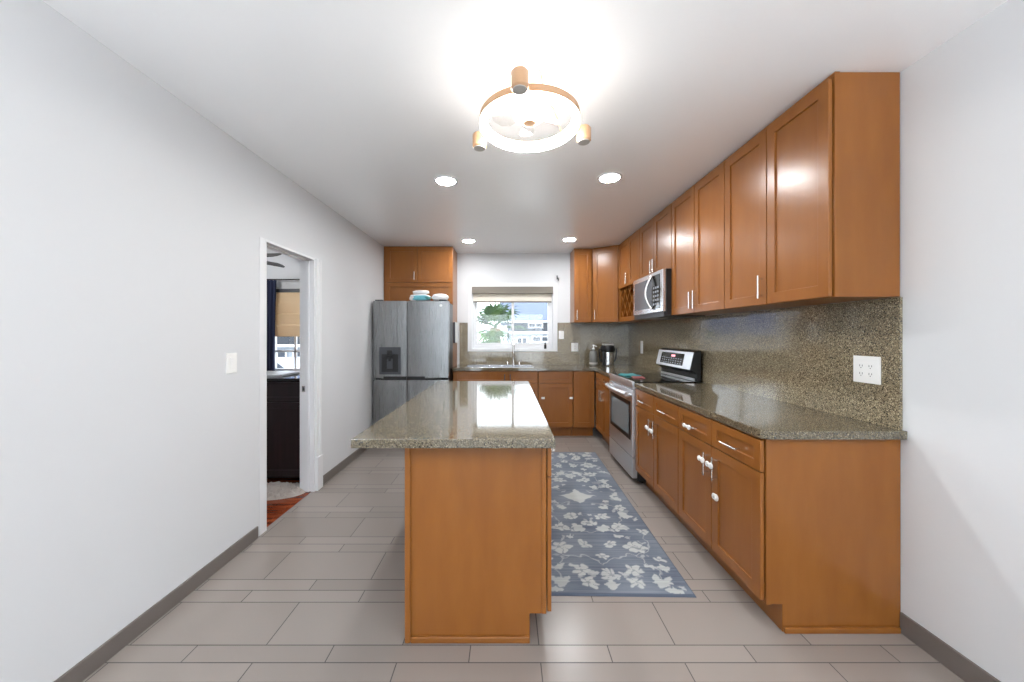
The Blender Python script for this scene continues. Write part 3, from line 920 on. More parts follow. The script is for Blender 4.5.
plate('light_switch', 'white switch plate on the backsplash right beside the window', 'switch', (0.79, yb, 1.342), (1, 0, 0), (0, -1, 0), 0.075, 0.118, 1, 'switch')
plate('power_outlet', 'white outlet on the back backsplash between window and coffee pot', 'outlet', (0.985, yb, 1.165), (1, 0, 0), (0, -1, 0), 0.1, 0.125, 1, 'outlet')
plate('light_switch', 'white light switch on the left wall before the doorway', 'switch', (XL, 2.158, 1.174), (0, 1, 0), (1, 0, 0), 0.08, 0.12, 1, 'switch')

# ------------------------------------------------------------------ counter items
t = thing('soap_dispenser', 'grey glass soap dispenser with a white pump in the corner', 'dispenser', (1.215, 5.06, CZ1))
M['smoke'] = pmat('smoked grey glass', srgb(112, 112, 108), 0.15)
finish('bottle', MB().lathe((1.215, 5.06, CZ1 + 0.0005), [(0.052, 0), (0.056, 0.01), (0.056, 0.17), (0.045, 0.2), (0.022, 0.21), (0.022, 0.225)], 28), 'smoke', t, smooth=True)
finish('base_band', MB().lathe((1.215, 5.06, CZ1 + 0.02), [(0.0568, 0), (0.0568, 0.025), (0.0562, 0.025), (0.0562, 0)], 28, closed=True), 'lens_gray', t)
finish('pump', MB().lathe((1.215, 5.06, CZ1 + 0.2255), [(0.018, 0), (0.018, 0.02), (0.008, 0.024), (0.008, 0.05), (0.015, 0.052), (0.015, 0.065), (0, 0.068)], 18)
       .bar((1.215, 5.06, CZ1 + 0.283), (1.255, 5.03, CZ1 + 0.268), 0.006), 'white', t, smooth=True)
ax, ay = 1.41, 5.04
t = thing('coffee_pot', 'black and steel electric pot on the corner counter', 'pot', (ax, ay, CZ1))
finish('body', MB().lathe((ax, ay, CZ1 + 0.0005), [(0.086, 0), (0.09, 0.01), (0.09, 0.02), (0.083, 0.024), (0.083, 0.19)], 36), 'steel_h', t, smooth=True)
finish('housing', MB().lathe((ax, ay, CZ1 + 0.19), [(0.086, 0), (0.096, 0.012), (0.1, 0.05), (0.092, 0.085), (0.07, 0.098), (0, 0.1)], 36), 'black', t, smooth=True)
finish('lid_trim', MB().box(ax - 0.072, ax + 0.072, ay - 0.065, ay + 0.05, CZ1 + 0.283, CZ1 + 0.305), 'lens_gray', t, bev=0.008)
for q in (-1, 1):
    finish('handle', MB().tube([(ax + q * 0.09, ay, CZ1 + 0.225), (ax + q * 0.118, ay - 0.01, CZ1 + 0.235), (ax + q * 0.122, ay - 0.01, CZ1 + 0.20), (ax + q * 0.11, ay, CZ1 + 0.10), (ax + q * 0.086, ay, CZ1 + 0.05)], 0.010, 10), 'black', t, smooth=True)
finish('side_strip', MB().box(ax - 0.09, ax - 0.045, ay - 0.085, ay - 0.045, CZ1 + 0.003, CZ1 + 0.2), 'black', t, bev=0.01)
# small dark bottle on the sill
t = thing('small_bottle', 'small dark bottle standing at the right end of window sill', 'bottle', (0.56, YB + 0.015, WZ0))
finish('bottle', MB().lathe((0.56, YB + 0.015, WZ0 + 0.0005), [(0.017, 0), (0.018, 0.005), (0.018, 0.055), (0.008, 0.068), (0.008, 0.08)], 18), 'black', t, smooth=True)
finish('cap', MB().lathe((0.56, YB + 0.015, WZ0 + 0.0808), [(0.010, 0), (0.010, 0.016), (0, 0.017)], 16), 'dark_gray', t)
# wall hook
t = thing('wall_hook', 'small dark hook on the white wall above the window, right side', 'hook', (0.735, YB, 2.15))
finish('back_plate', MB().box(0.722, 0.738, YB - 0.006, YB - 0.0005, 2.15, 2.21), 'dark_gray', t, bev=0.002)
finish('hook', MB().tube([(0.73, YB - 0.006, 2.18), (0.738, YB - 0.03, 2.165), (0.745, YB - 0.04, 2.145), (0.742, YB - 0.03, 2.13)], 0.007, 8), 'dark_gray', t, smooth=True)

# roller blind
t = thing('roller_blind', 'cream roller blind with a taupe cassette at the top of the kitchen window', 'blind', (0.08, YB - 0.02, 1.81))
finish('cassette', MB().box(WX0 + 0.002, WX1 - 0.002, YB - 0.055, YB + 0.02, 1.94, WZ1 - 0.004), 'valance', t, bev=0.004)
finish('shade', MB().box(WX0 + 0.018, WX1 - 0.018, YB + 0.0, YB + 0.004, 1.835, 1.939), 'shade', t)
finish('bottom_bar', MB().box(WX0 + 0.018, WX1 - 0.018, YB - 0.006, YB + 0.010, 1.815, 1.835), 'valance', t, bev=0.003)

# ------------------------------------------------------------------ recessed lights
for (lx, ly, lab) in ((-0.47, 2.776, 'recessed ceiling light over the left side of the island'),
                      (0.776, 2.72, 'recessed ceiling light over the rug, nearer of the right pair'),
                      (-0.485, 4.54, 'small recessed ceiling light in front of the refrigerator cabinet'),
                      (0.775, 4.47, 'small recessed ceiling light near the corner wall cabinets')):
    t = thing('recessed_light', lab, 'ceiling light', (lx, ly, H - 0.008), 'recessed ceiling lights')
    finish('trim_ring', MB().lathe((lx, ly, H - 0.0005), [(0.092, 0), (0.09, -0.006), (0.072, -0.008), (0.072, 0)], 36, closed=True), 'trim', t, smooth=True)
    finish('diffuser', MB().lathe((lx, ly, H - 0.0008), [(0, 0), (0.0715, 0), (0.0715, -0.004), (0, -0.005)], 36), 'lamp_glow', t)

# ------------------------------------------------------------------ ring fan light
LX, LY, LZ = 0.1075, 1.72, 2.344
t = thing('ceiling_fan_light', 'round LED ring fan light with three small spotlights', 'ceiling light', (LX, LY, LZ))
finish('canopy', MB().lathe((LX, LY, H - 0.001), [(0, 0), (0.14, 0), (0.14, -0.025), (0.12, -0.03), (0.05, -0.032), (0.045, -0.10), (0, -0.10)], 40), 'trim', t, smooth=True)
R0 = 0.237
finish('ring_housing', MB().lathe((LX, LY, LZ), [(R0, 0.004), (R0, 0.036), (R0 - 0.028, 0.036), (R0 - 0.028, 0.004)], 72, closed=True), 'beige_metal', t, smooth=True)
finish('ring_diffuser', MB().lathe((LX, LY, LZ), [(R0 - 0.001, 0.0035), (R0 - 0.001, -0.007), (R0 - 0.008, -0.013), (R0 - 0.025, -0.013), (R0 - 0.032, -0.007), (R0 - 0.032, 0.03), (R0 - 0.0285, 0.03), (R0 - 0.0285, 0.0035)], 72, closed=True), 'ring_glow', t, smooth=True)
finish('motor', MB().lathe((LX, LY, LZ + 0.02), [(0, 0), (0.05, 0.002), (0.075, 0.02), (0.08, 0.045), (0.07, 0.075), (0, 0.076)], 36), 'trim', t, smooth=True)
finish('hub_cap', MB().lathe((LX, LY, LZ + 0.0195), [(0.032, 0), (0.028, -0.012), (0, -0.016)], 24), 'beige_metal', t, smooth=True)
for k in range(5):
    a = k * 2 * PI / 5 + 0.5
    ring_pts = []
    ca, sa = math.cos(a), math.sin(a)
    inner = [(0.06, -0.03), (0.10, -0.052), (0.14, -0.048), (0.178, -0.015), (0.18, 0.01), (0.15, 0.012), (0.11, 0.008), (0.06, 0.022)]
    m = MB()
    pts = [(LX + x * ca - y * sa, LY + x * sa + y * ca, LZ + 0.045 + 0.25 * y) for x, y in inner]
    m.poly(pts, (0, 0, 0.003))
    finish('fan_blade', m, 'clear', t)
for k in range(3):
    a = math.radians(40 + 120 * k)
    p = []
    for q in range(9):
        w = q / 8
        rr = (R0 - 0.01) * (1 - w) + 0.10 * w
        p.append((LX + rr * math.cos(a), LY + rr * math.sin(a), LZ + 0.045 + (H - 0.012 - LZ - 0.045) * math.sin(w * PI / 2) ** 0.7))
    finish('support_arm', MB().tube(p, 0.004, 8), 'beige_metal', t, smooth=True)
for ang in (259, 19, 148):
    a = math.radians(ang)
    sx_, sy_ = LX + 0.296 * math.cos(a), LY + 0.296 * math.sin(a)
    sz_ = LZ + 0.018
    s = finish('spotlight', MB().lathe((sx_, sy_, sz_ - 0.045), [(0.030, 0), (0.036, 0.006), (0.036, 0.064), (0.030, 0.072), (0, 0.072)], 28), 'beige_metal', t, smooth=True)
    finish('lens', MB().lathe((sx_, sy_, sz_ - 0.0455), [(0, 0), (0.0295, 0), (0.0295, -0.003), (0, -0.004)], 24), 'lens_gray', s)
    finish('bracket', MB().bar((LX + (R0 - 0.005) * math.cos(a), LY + (R0 - 0.005) * math.sin(a), LZ + 0.03), (LX + 0.27 * math.cos(a), LY + 0.27 * math.sin(a), LZ + 0.03), 0.009), 'beige_metal', s)

# uplighters added unseen behind the camera to brighten the ceiling
for (lx, ly) in ((-1.3, -0.75), (1.42, -0.75)):
    t = thing('added_uplighter', 'slim white uplighter added unseen behind the camera to brighten the ceiling, %s side' % ('left' if lx < 0 else 'right'), 'lamp', (lx, ly, 0))
    finish('base', MB().lathe((lx, ly, 0), [(0.13, 0), (0.13, 0.012), (0.02, 0.025), (0, 0.025)], 32), 'trim', t, smooth=True)
    finish('pole', MB().lathe((lx, ly, 0.0252), [(0.012, 0), (0.012, 1.655)], 16), 'trim', t, smooth=True)
    finish('bowl', MB().lathe((lx, ly, 1.68), [(0.02, 0), (0.11, 0.03), (0.17, 0.10), (0.166, 0.10), (0.108, 0.035), (0, 0.006)], 36), 'trim', t, smooth=True)
    ld = bpy.data.lights.new('uplight', 'AREA')
    ld.shape = 'DISK'; ld.size = 0.26; ld.energy = REAR_W
    ld.color = (0.95, 0.97, 1.0)
    lo = bpy.data.objects.new('ceiling_fill', ld)
    lo.location = (0, 0, 1.765); lo.rotation_euler = (PI, 0, 0); lo.parent = t
    COL.objects.link(lo)

# ------------------------------------------------------------------ rug with woven flowers
def rug():
    x0, x1, yy0, yy1 = 0.165, 0.968, 1.846, 4.11
    nx, ny = 150, 420
    xs = np.linspace(x0, x1, nx); ys = np.linspace(yy0, yy1, ny)
    X, Y = np.meshgrid(xs, ys)
    u = X - (x0 + x1) / 2; v = Y - yy0
    uu, vv = u.copy(), v.copy()
    for q, (fu, fv) in enumerate(((31, 23), (57, 71), (97, 83))):
        amp = (0.010, 0.006, 0.004)[q]
        u = u + amp * np.sin(fu * vv + 1.3 * q + 2 * np.sin(fv * 0.6 * uu))
        v = v + amp * np.sin(fv * uu + 0.7 * q + 2 * np.sin(fu * 0.6 * vv))
    rng = np.random.default_rng(3)
    val = np.zeros_like(X)
    def stamp(mask, s=1.0):
        np.maximum(val, np.clip(mask, 0, 1) * s, out=val)
    def flower(cx, cy_, r, n, rot, s=0.9):
        dx, dy = u - cx, v - cy_
        d = np.hypot(dx, dy); a = np.arctan2(dy, dx) + rot
        edge = r * (0.58 + 0.42 * np.abs(np.cos(n * a / 2)) ** 0.7)
        stamp((edge - d) / 0.006, s)
        hole = np.clip((d - r * 0.17) / 0.005, 0, 1) 
        core = (d < r * 0.28)
        val[core] *= (0.35 + 0.65 * hole[core])
        gap = (np.abs(np.sin(n * a / 2)) > 0.96) & (d < r * 0.8) & (d > r * 0.2)
        val[gap] *= 0.35
    def leaf(cx, cy_, ang, L, w, s=0.85):
        dx, dy = u - cx, v - cy_
        p = dx * math.cos(ang) + dy * math.sin(ang); q = -dx * math.sin(ang) + dy * math.cos(ang)
        t_ = np.clip(p / L, 0, 1)
        half = w * np.sin(PI * t_ ** 0.8) * (1 + 0.25 * np.sin(t_ * 18))
        m = np.where((p > 0) & (p < L), (half - np.abs(q)) / 0.005, 0)
        m = np.where(np.abs(q) < 0.0022, m * 0.5, m)
        stamp(m, s)
    def vine(pts, w=0.0045, s=0.6):
        for (ax_, ay_), (bx_, by_) in zip(pts, pts[1:]):
            dx, dy = bx_ - ax_, by_ - ay_
            L2 = dx * dx + dy * dy + 1e-9
            t_ = np.clip(((u - ax_) * dx + (v - ay_) * dy) / L2, 0, 1)
            d = np.hypot(u - ax_ - t_ * dx, v - ay_ - t_ * dy)
            stamp((w - d) / 0.003 , s)
    def curve(p0, c, p1, n=8):
        return [((1 - k / n) ** 2 * p0[0] + 2 * (1 - k / n) * k / n * c[0] + (k / n) ** 2 * p1[0],
                 (1 - k / n) ** 2 * p0[1] + 2 * (1 - k / n) * k / n * c[1] + (k / n) ** 2 * p1[1]) for k in range(n + 1)]
    Lr = yy1 - yy0
    for base, sg in ((0.0, 1), (Lr, -1)):
        Yv = lambda q: base + sg * q
        for sx in (-1, 1):
            A = (lambda an, sx=sx: math.atan2(math.sin(an) * sg, math.cos(an) * sx))
            # corner sprays, large blossoms, trailing vines (mirrored left-right and end to end)
            vine(curve((sx * 0.27, Yv(0.07)), (sx * 0.31, Yv(0.22)), (sx * 0.20, Yv(0.33))))
            vine(curve((sx * 0.20, Yv(0.33)), (sx * 0.08, Yv(0.36)), (sx * 0.0, Yv(0.24))))
            vine(curve((sx * 0.20, Yv(0.33)), (sx * 0.36, Yv(0.40)), (sx * 0.33, Yv(0.58))))
            vine(curve((sx * 0.0, Yv(0.58)), (sx * 0.20, Yv(0.62)), (sx * 0.24, Yv(0.80))))
            vine(curve((sx * 0.24, Yv(0.80)), (sx * 0.34, Yv(0.95)), (sx * 0.10, Yv(1.02))))
            leaf(sx * 0.27, Yv(0.07), A(1.9), 0.10, 0.035)
            leaf(sx * 0.27, Yv(0.07), A(0.9), 0.11, 0.036)
            leaf(sx * 0.27, Yv(0.05), A(-0.3), 0.08, 0.026)
            leaf(sx * 0.29, Yv(0.20), A(0.4), 0.08, 0.026)
            leaf(sx * 0.29, Yv(0.20), A(2.5), 0.08, 0.024)
            flower(sx * 0.155, Yv(0.20), 0.062, 5, 0.3)
            flower(sx * 0.12, Yv(0.085), 0.05, 5, 1.2)
            flower(sx * 0.235, Yv(0.42), 0.07, 6, 0.1)
            flower(sx * 0.085, Yv(0.45), 0.045, 5, 0.6)
            flower(sx * 0.335, Yv(0.60), 0.04, 5, 0.2)
            flower(sx * 0.20, Yv(0.66), 0.058, 6, 0.9)
            leaf(sx * 0.06, Yv(0.60), A(0.95), 0.11, 0.042)
            leaf(sx * 0.12, Yv(0.54), A(0.1), 0.08, 0.026)
            leaf(sx * 0.26, Yv(0.80), A(1.1), 0.09, 0.03)
            leaf(sx * 0.25, Yv(0.80), A(0.1), 0.09, 0.028)
            flower(sx * 0.12, Yv(0.80), 0.058, 6, 0.3)
            flower(sx * 0.29, Yv(0.93), 0.055, 5, 0.1)
            leaf(sx * 0.12, Yv(0.93), A(0.5), 0.10, 0.03)
            leaf(sx * 0.34, Yv(1.06), A(2.3), 0.11, 0.03)
            flower(sx * 0.34, Yv(0.30), 0.034, 4, 0.7)
        flower(0.0, Yv(0.16), 0.055, 8, 0.0, 0.8)
        leaf(-0.0, Yv(0.05), math.pi / 2 * sg, 0.08, 0.036)
        flower(0.0, Yv(0.32), 0.04, 5, 0.9)
        flower(0.0, Yv(0.71), 0.05, 5, 0.0)
        for q in range(26):
            k_ = rng.uniform(0.03, 1.1); x_ = rng.uniform(0.02, 0.37)
            an = rng.uniform(0, 6.28); L_ = rng.uniform(0.035, 0.075)
            for sx in (-1, 1):
                leaf(sx * x_, base + sg * k_, math.atan2(math.sin(an) * sg, math.cos(an) * sx), L_, L_ * 0.33, 0.35 + 0.4 * (q % 3) / 2)
    # middle medallion
    du, dv_ = np.abs(u) / 0.16, np.abs(v - Lr / 2) / 0.13
    stamp((1 - (du ** 0.8 + dv_ ** 0.8)) / 0.08, 0.85)
    streak = rng.normal(0, 1, (ny, 1)) * 0.5 + rng.normal(0, 1, (ny, nx)) * 0.35
    k = np.ones(9) / 9
    streak = np.apply_along_axis(lambda r_: np.convolve(r_, k, 'same'), 1, streak + 0 * X)
    big = np.sin(X * 7 + 2.1 * np.sin(Y * 5.1)) * np.sin(Y * 6.3 + 1.7 * np.sin(X * 8))
    val = np.clip(val * (0.92 + 0.12 * streak), 0, 1)
    c0 = np.array(srgb(80, 88, 102)[:3]); c1 = np.array(srgb(120, 127, 136)[:3]); c2 = np.array(srgb(180, 182, 178)[:3])
    bgm_ = np.clip(0.5 + 0.32 * big + 0.35 * streak, 0, 1)[..., None]
    colr = (c0 * (1 - bgm_) + c1 * bgm_) * (1 - val[..., None]) + c2 * val[..., None]
    edge = (np.minimum(X - x0, x1 - X) < 0.010) | (np.minimum(Y - yy0, yy1 - Y) < 0.012)
    colr[edge] = np.array(srgb(78, 86, 100)[:3])
    edgew = np.minimum(np.minimum(X - x0, x1 - X), np.minimum(Y - yy0, yy1 - Y))
    Z = 0.003 + 0.006 * np.clip(edgew / 0.006, 0, 1)
    verts = np.stack([X, Y, Z], -1).reshape(-1, 3)
    idx = np.arange(nx * ny).reshape(ny, nx)
    quads = np.stack([idx[:-1, :-1], idx[:-1, 1:], idx[1:, 1:], idx[1:, :-1]], -1).reshape(-1, 4)
    per = list(idx[0, :]) + list(idx[1:, -1]) + list(idx[-1, :-1][::-1]) + list(idx[1:-1, 0][::-1])
    nv = len(verts)
    low = verts[per].copy(); low[:, 2] = 0.0005
    allv = np.concatenate([verts, low])
    faces = quads.tolist()
    n = len(per)
    for i in range(n):
        j = (i + 1) % n
        faces.append([int(per[j]), int(per[i]), nv + i, nv + j])
    faces.append([nv + i for i in range(n)][::-1])
    org = np.array([(x0 + x1) / 2, (yy0 + yy1) / 2, 0.0])
    me = bpy.data.meshes.new('rug')
    me.from_pydata((allv - org).tolist(), [], faces)
    ca_ = me.color_attributes.new('weave', 'FLOAT_COLOR', 'POINT')
    full = np.ones((len(allv), 4)); full[:nv, :3] = colr.reshape(-1, 3); full[nv:, :3] = srgb(78, 86, 100)[:3]
    ca_.data.foreach_set('color', full.ravel())
    m = pmat('woven rug', (0.5, 0.5, 0.5, 1), 0.95)
    at_ = nd(m, 'ShaderNodeAttribute', attribute_name='weave')
    lk(m, at_.outputs['Color'], bsdf(m).inputs['Base Color'])
    me.materials.append(m)
    o = bpy.data.objects.new('runner_rug', me)
    o.location = org + np.array([0.02, 0.0, 0.0])
    o.rotation_euler = (0, 0, math.radians(-1.0))
    COL.objects.link(o)
    tag(o, 'blue grey runner rug with pale flowers on the floor beside the island', 'rug')
rug()

# ------------------------------------------------------------------ next room through the doorway
RX0, RYa, RYb = -6.2, 0.6, 5.25
struct('floor_side', MB().box(RX0, XL - 0.0305, RYa, RYb + 0.1, -0.1, -0.001), 'hardwood')
struct('trim_1', MB().box(XL - 0.055, XL - 0.02, D0 + 0.02, D1 - 0.02, -0.001, 0.004), 'hardwood', 0.002)
vx0, vx1, vz0, vz1 = -3.46, -2.62, 0.80, 2.02
struct('wall_side', MB().box(RX0, vx0, RYb, RYb + 0.15, 0, H).box(vx1, XL2, RYb, RYb + 0.15, 0, H)
       .box(vx0, vx1, RYb, RYb + 0.15, 0, vz0).box(vx0, vx1, RYb, RYb + 0.15, vz1, H).box(RX0, XL2, RYa - 0.15, RYa, 0, H), 'wall')
struct('wall_far', MB().box(RX0 - 0.1, RX0, RYa, 2.0, 0, H).box(RX0 - 0.1, RX0, 4.6, RYb, 0, H)
       .box(RX0 - 0.1, RX0, 2.0, 4.6, 2.25, H).box(RX0 - 0.1, RX0, 2.0, 4.6, 0, 0.4), 'wall')
w2 = struct('window_2', MB().box(vx0, vx0 + 0.05, RYb + 0.03, RYb + 0.09, vz0, vz1).box(vx1 - 0.05, vx1, RYb + 0.03, RYb + 0.09, vz0, vz1)
            .box(vx0 + 0.05, vx1 - 0.05, RYb + 0.03, RYb + 0.09, vz0, vz0 + 0.05).box(vx0 + 0.05, vx1 - 0.05, RYb + 0.03, RYb + 0.09, vz1 - 0.05, vz1)
            .box(-3.13, -3.10, RYb + 0.045, RYb + 0.075, vz0 + 0.05, vz1 - 0.05).box(vx0 + 0.05, vx1 - 0.05, RYb + 0.045, RYb + 0.075, 1.09, 1.12), 'trim', 0.003)
w2['_o'] = (0, 0, 0)
finish('pane', MB().box(vx0 + 0.05, vx1 - 0.05, RYb + 0.057, RYb + 0.062, vz0 + 0.05, vz1 - 0.05), 'glass', w2)
# roman shade
t = thing('roman_shade', 'tan roman shade half lowered over the window of the next room', 'blind', (-3.04, RYb - 0.03, 1.3))
m = MB()
prof = [(0.0, 1.96), (0.022, 1.80), (0.004, 1.66), (0.022, 1.64), (0.004, 1.50), (0.022, 1.47), (0.006, 1.32)]
pts = [(RYb - 0.03 - a, z) for a, z in prof] + [(RYb - 0.012, 1.32), (RYb - 0.012, 1.96)]
m.poly([(vx0 + 0.01, y, z) for y, z in pts], (vx1 - vx0 - 0.02, 0, 0))
finish('fabric', m, 'tanshade', t)
finish('head_rail', MB().box(vx0 + 0.005, vx1 - 0.005, RYb - 0.045, RYb - 0.002, 1.962, 2.01), 'dark_gray', t, bev=0.003)
# curtain and rod
t = thing('curtain_rod', 'thin dark curtain rod above the window of the next room', 'rod', (-3.0, RYb - 0.1, 2.13))
finish('rod', MB().bar((-3.75, RYb - 0.1, 2.135), (-2.3, RYb - 0.1, 2.135), 0.010), 'black', t, smooth=True)
for xx in (-3.68, -2.35):
    finish('bracket', MB().box(xx - 0.01, xx + 0.01, RYb - 0.105, RYb - 0.0005, 2.10, 2.124), 'black', t)
m = MB()
NW = 40
top = []
def wav(k, z):
    q = k / NW
    spread = 1.0 - 0.18 * (1 - abs(z - 1.1))
    return (-3.45 + (q - 0.5) * 0.30 * spread + 0.0, RYb - 0.1 + 0.035 * math.sin(q * 2 * PI * 6))
zs_ = [0.02, 0.5, 1.0, 1.5, 1.9, 2.123]
rows = []
for z in zs_:
    rows.append([m.bm.verts.new((*wav(k, z), z)) for k in range(NW + 1)])
for A_, B_ in zip(rows, rows[1:]):
    for k in range(NW):
        m.bm.faces.new((A_[k], A_[k + 1], B_[k + 1], B_[k]))
cu = solo('curtain', m, 'curtain', 'gathered navy blue curtain hanging at the left of the next-room window', 'curtain', (-3.45, RYb - 0.1, 0.02), smooth=True)
sd = cu.modifiers.new('thickness', 'SOLIDIFY'); sd.thickness = 0.003
# black sideboard
M['espresso'] = wood_mat('espresso wood', srgb(30, 18, 20), srgb(24, 14, 16), srgb(36, 22, 24), 0.45)
t = thing('sideboard', 'black wooden sideboard standing just beyond the doorway', 'sideboard', (-2.35, 3.5, 0))
bx0, bx1, by0, by1 = -2.75, -1.80, 3.25, 3.80
finish('carcass', MB().box(bx0, bx1, by0, by1, 0.05, 0.925), 'espresso', t, bev=0.003)
finish('top', MB().box(bx0 - 0.015, bx1 + 0.004, by0 - 0.015, by1 + 0.015, 0.926, 0.952), 'gloss_black', t, bev=0.003)
fr = Fr((bx0, by0, 0), (1, 0, 0), (0, -1, 0))
for k in range(2):
    w_ = (bx1 - bx0) / 2
    d = finish('door', MB().shaker(fr, k * w_ + 0.006, (k + 1) * w_ - 0.006, 0.08, 0.735, fw=0.05), 'espresso', t, bev=0.002)
    d2 = finish('drawer', MB().shaker(fr, k * w_ + 0.006, (k + 1) * w_ - 0.006, 0.755, 0.915, fw=0.03), 'espresso', t, bev=0.002)
for xx in (bx0 + 0.03, bx1 - 0.03):
    for yy in (by0 + 0.03, by1 - 0.03):
        finish('foot', MB().box(xx - 0.025, xx + 0.025, yy - 0.025, yy + 0.025, -0.001, 0.05), 'espresso', t)
M['paper'] = pmat('white paper sheet', srgb(235, 238, 240), 0.25)
solo('white_tray', MB().box(-2.70, -2.1, 3.36, 3.72, 0.9525, 0.972), 'paper', 'shallow white tray lying on the black sideboard', 'tray', (-2.4, 3.54, 0.9525), bev=0.004)
# fluffy mat
M['fur'] = fabric('pale grey fur', srgb(176, 168, 160))
m = MB(); n = 40
rr = random.Random(11)
gridv = []
for j in range(n + 1):
    for i in range(n + 1):
        a = i / n * 2 - 1; b = j / n * 2 - 1
        x = -2.05 + a * 0.33 * math.sqrt(max(0, 1 - b * b / 2)); y = 3.07 + b * 0.16 * math.sqrt(max(0, 1 - a * a / 2))
        e = min(1, (1 - max(abs(a), abs(b))) * 5)
        z = 0.0 + e * (0.03 + 0.018 * math.sin(9 * a + 2 * b) * math.sin(7 * b + 1) + rr.uniform(-0.012, 0.012))
        gridv.append(m.bm.verts.new((x, y, max(z, 0))))
for j in range(n):
    for i in range(n):
        q = j * (n + 1) + i
        m.bm.faces.new((gridv[q], gridv[q + 1], gridv[q + n + 2], gridv[q + n + 1]))
solo('fluffy_mat', m, 'fur', 'small bunched pale fluffy mat on the red wood floor by the sideboard', 'rug', (-2.05, 3.07, 0))
# ceiling fan there
t = thing('ceiling_fan', 'dark bladed ceiling fan hanging in the next room', 'ceiling fan', (-3.35, 4.35, 2.25))
finish('rod', MB().lathe((-3.35, 4.35, 2.35), [(0.012, 0), (0.012, 0.15), (0.06, 0.155), (0.065, 0.182)], 20), 'dark_gray', t, smooth=True)
finish('motor', MB().lathe((-3.35, 4.35, 2.25), [(0, 0), (0.07, 0.01), (0.10, 0.04), (0.10, 0.085), (0.04, 0.1)], 28), 'dark_gray', t, smooth=True)
for k in range(5):
    a = k * 2 * PI / 5 - 0.12
    ca, sa = math.cos(a), math.sin(a)
    pts = [(-3.35 + x * ca - y * sa, 4.35 + x * sa + y * ca, 2.29 + 0.5 * y) for x, y in ((0.09, -0.03), (0.2, -0.06), (0.62, -0.07), (0.66, -0.03), (0.66, 0.03), (0.62, 0.07), (0.2, 0.05), (0.09, 0.03))]
    finish('fan_blade', MB().poly(pts, (0, 0, 0.008)), 'black', t)

M['globe'] = emis('added globe glow', (1.0, 0.97, 0.92, 1), 55.0)  # globe added to the fan to brighten the dark next room
finish('added_globe', MB().lathe((-3.35, 4.35, 2.2), [(0, -0.03), (0.05, -0.02), (0.08, 0.01), (0.085, 0.045), (0.06, 0.056), (0, 0.057)], 24), 'globe', t, smooth=True)

# ------------------------------------------------------------------ outside
GZ = -1.0
M['ground'] = pmat('pale concrete ground', srgb(170, 168, 160), 0.9)
def outside_ground():
    f = noise(M['ground'], 1.5, 4)
    lk(M['ground'], ramp(M['ground'], f, [(0.35, srgb(180, 180, 176)), (0.65, srgb(204, 203, 198))]), bsdf(M['ground']).inputs['Base Color'])
outside_ground()
struct('ground', MB().box(-40, 40, YB + 0.2, 60, GZ - 0.2, GZ), 'ground')
M['siding'] = pmat('white siding darkened', srgb(146, 152, 162), 0.7)  # white siding, colour darkened to offset the strong sky light
M['shingle'] = pmat('blue grey shingles', srgb(150, 166, 192), 0.8)
f = noise(M['shingle'], 6, 2, (1, 1, 6))
lk(M['shingle'], ramp(M['shingle'], f, [(0.3, srgb(74, 84, 110)), (0.7, srgb(90, 101, 128))]), bsdf(M['shingle']).inputs['Base Color'])
M['dark_window'] = pmat('dark window glass', srgb(36, 44, 58), 0.1)
def house(label, x0, x1, yf, ze, rise, lower_wins, band_wins, grp=None, deep=6.0):
    t = thing('neighbour_house', label, 'house', ((x0 + x1) / 2, yf + deep / 2, GZ), grp)
    finish('wall', MB().box(x0, x1, yf, yf + deep, GZ, ze), 'siding', t)
    rf = MB().poly([(x0 - 0.4, yf - 0.6, ze - 0.02), (x0 - 0.4, yf - 0.6, ze + 0.10), (x0 - 0.4, yf + deep / 2, ze + rise), (x0 - 0.4, yf + deep + 0.6, ze + 0.10), (x0 - 0.4, yf + deep + 0.6, ze - 0.02)], (x1 - x0 + 0.8, 0, 0))
    r = finish('roof', rf, 'shingle', t)
    finish('gutter', MB().box(x0 - 0.4, x1 + 0.4, yf - 0.7, yf - 0.605, ze - 0.03, ze + 0.05), 'trim', r)
    finish('ledge', MB().box(x0 - 0.1, x1 + 0.1, yf - 0.5, yf - 0.001, ze - 0.62, ze - 0.5), 'trim', t)
    finish('dark_band', MB().box(x0 + 0.2, x1 - 0.2, yf - 0.03, yf - 0.001, ze - 0.5, ze - 0.05), 'dark_window', t)
    for (a, b, z0, z1) in band_wins + lower_wins:
        w = finish('window', MB().box(a, a + 0.07, yf - 0.07, yf - 0.031, z0, z1).box(b - 0.07, b, yf - 0.07, yf - 0.031, z0, z1)
                   .box(a + 0.07, b - 0.07, yf - 0.07, yf - 0.031, z0, z0 + 0.07).box(a + 0.07, b - 0.07, yf - 0.07, yf - 0.031, z1 - 0.07, z1)
                   .box((a + b) / 2 - 0.03, (a + b) / 2 + 0.03, yf - 0.07, yf - 0.031, z0 + 0.07, z1 - 0.07), 'trim', t)
        finish('pane', MB().box(a + 0.07, b - 0.07, yf - 0.045, yf - 0.0315, z0 + 0.07, z1 - 0.07), 'dark_window', w)
    return t
house('white neighbour house with a blue grey roof seen through the kitchen window', 0.0, 9.0, 19.0, 2.02, 1.5,
      [(0.5, 1.1, 0.6, 1.25), (1.3, 2.3, 0.95, 1.3), (2.6, 4.4, 0.75, 1.25)],
      [(1.1, 1.9, 1.7, 2.0), (2.2, 3.0, 1.7, 2.05), (3.2, 3.9, 1.7, 2.0)])
house('white neighbour house seen through the next-room window', -13.5, -8.6, 19.0, 1.35, 2.2,
      [(-12.6, -11.6, -0.2, 0.55), (-11.3, -10.4, -0.2, 0.55), (-10.1, -9.2, -0.2, 0.55)], [], deep=5)
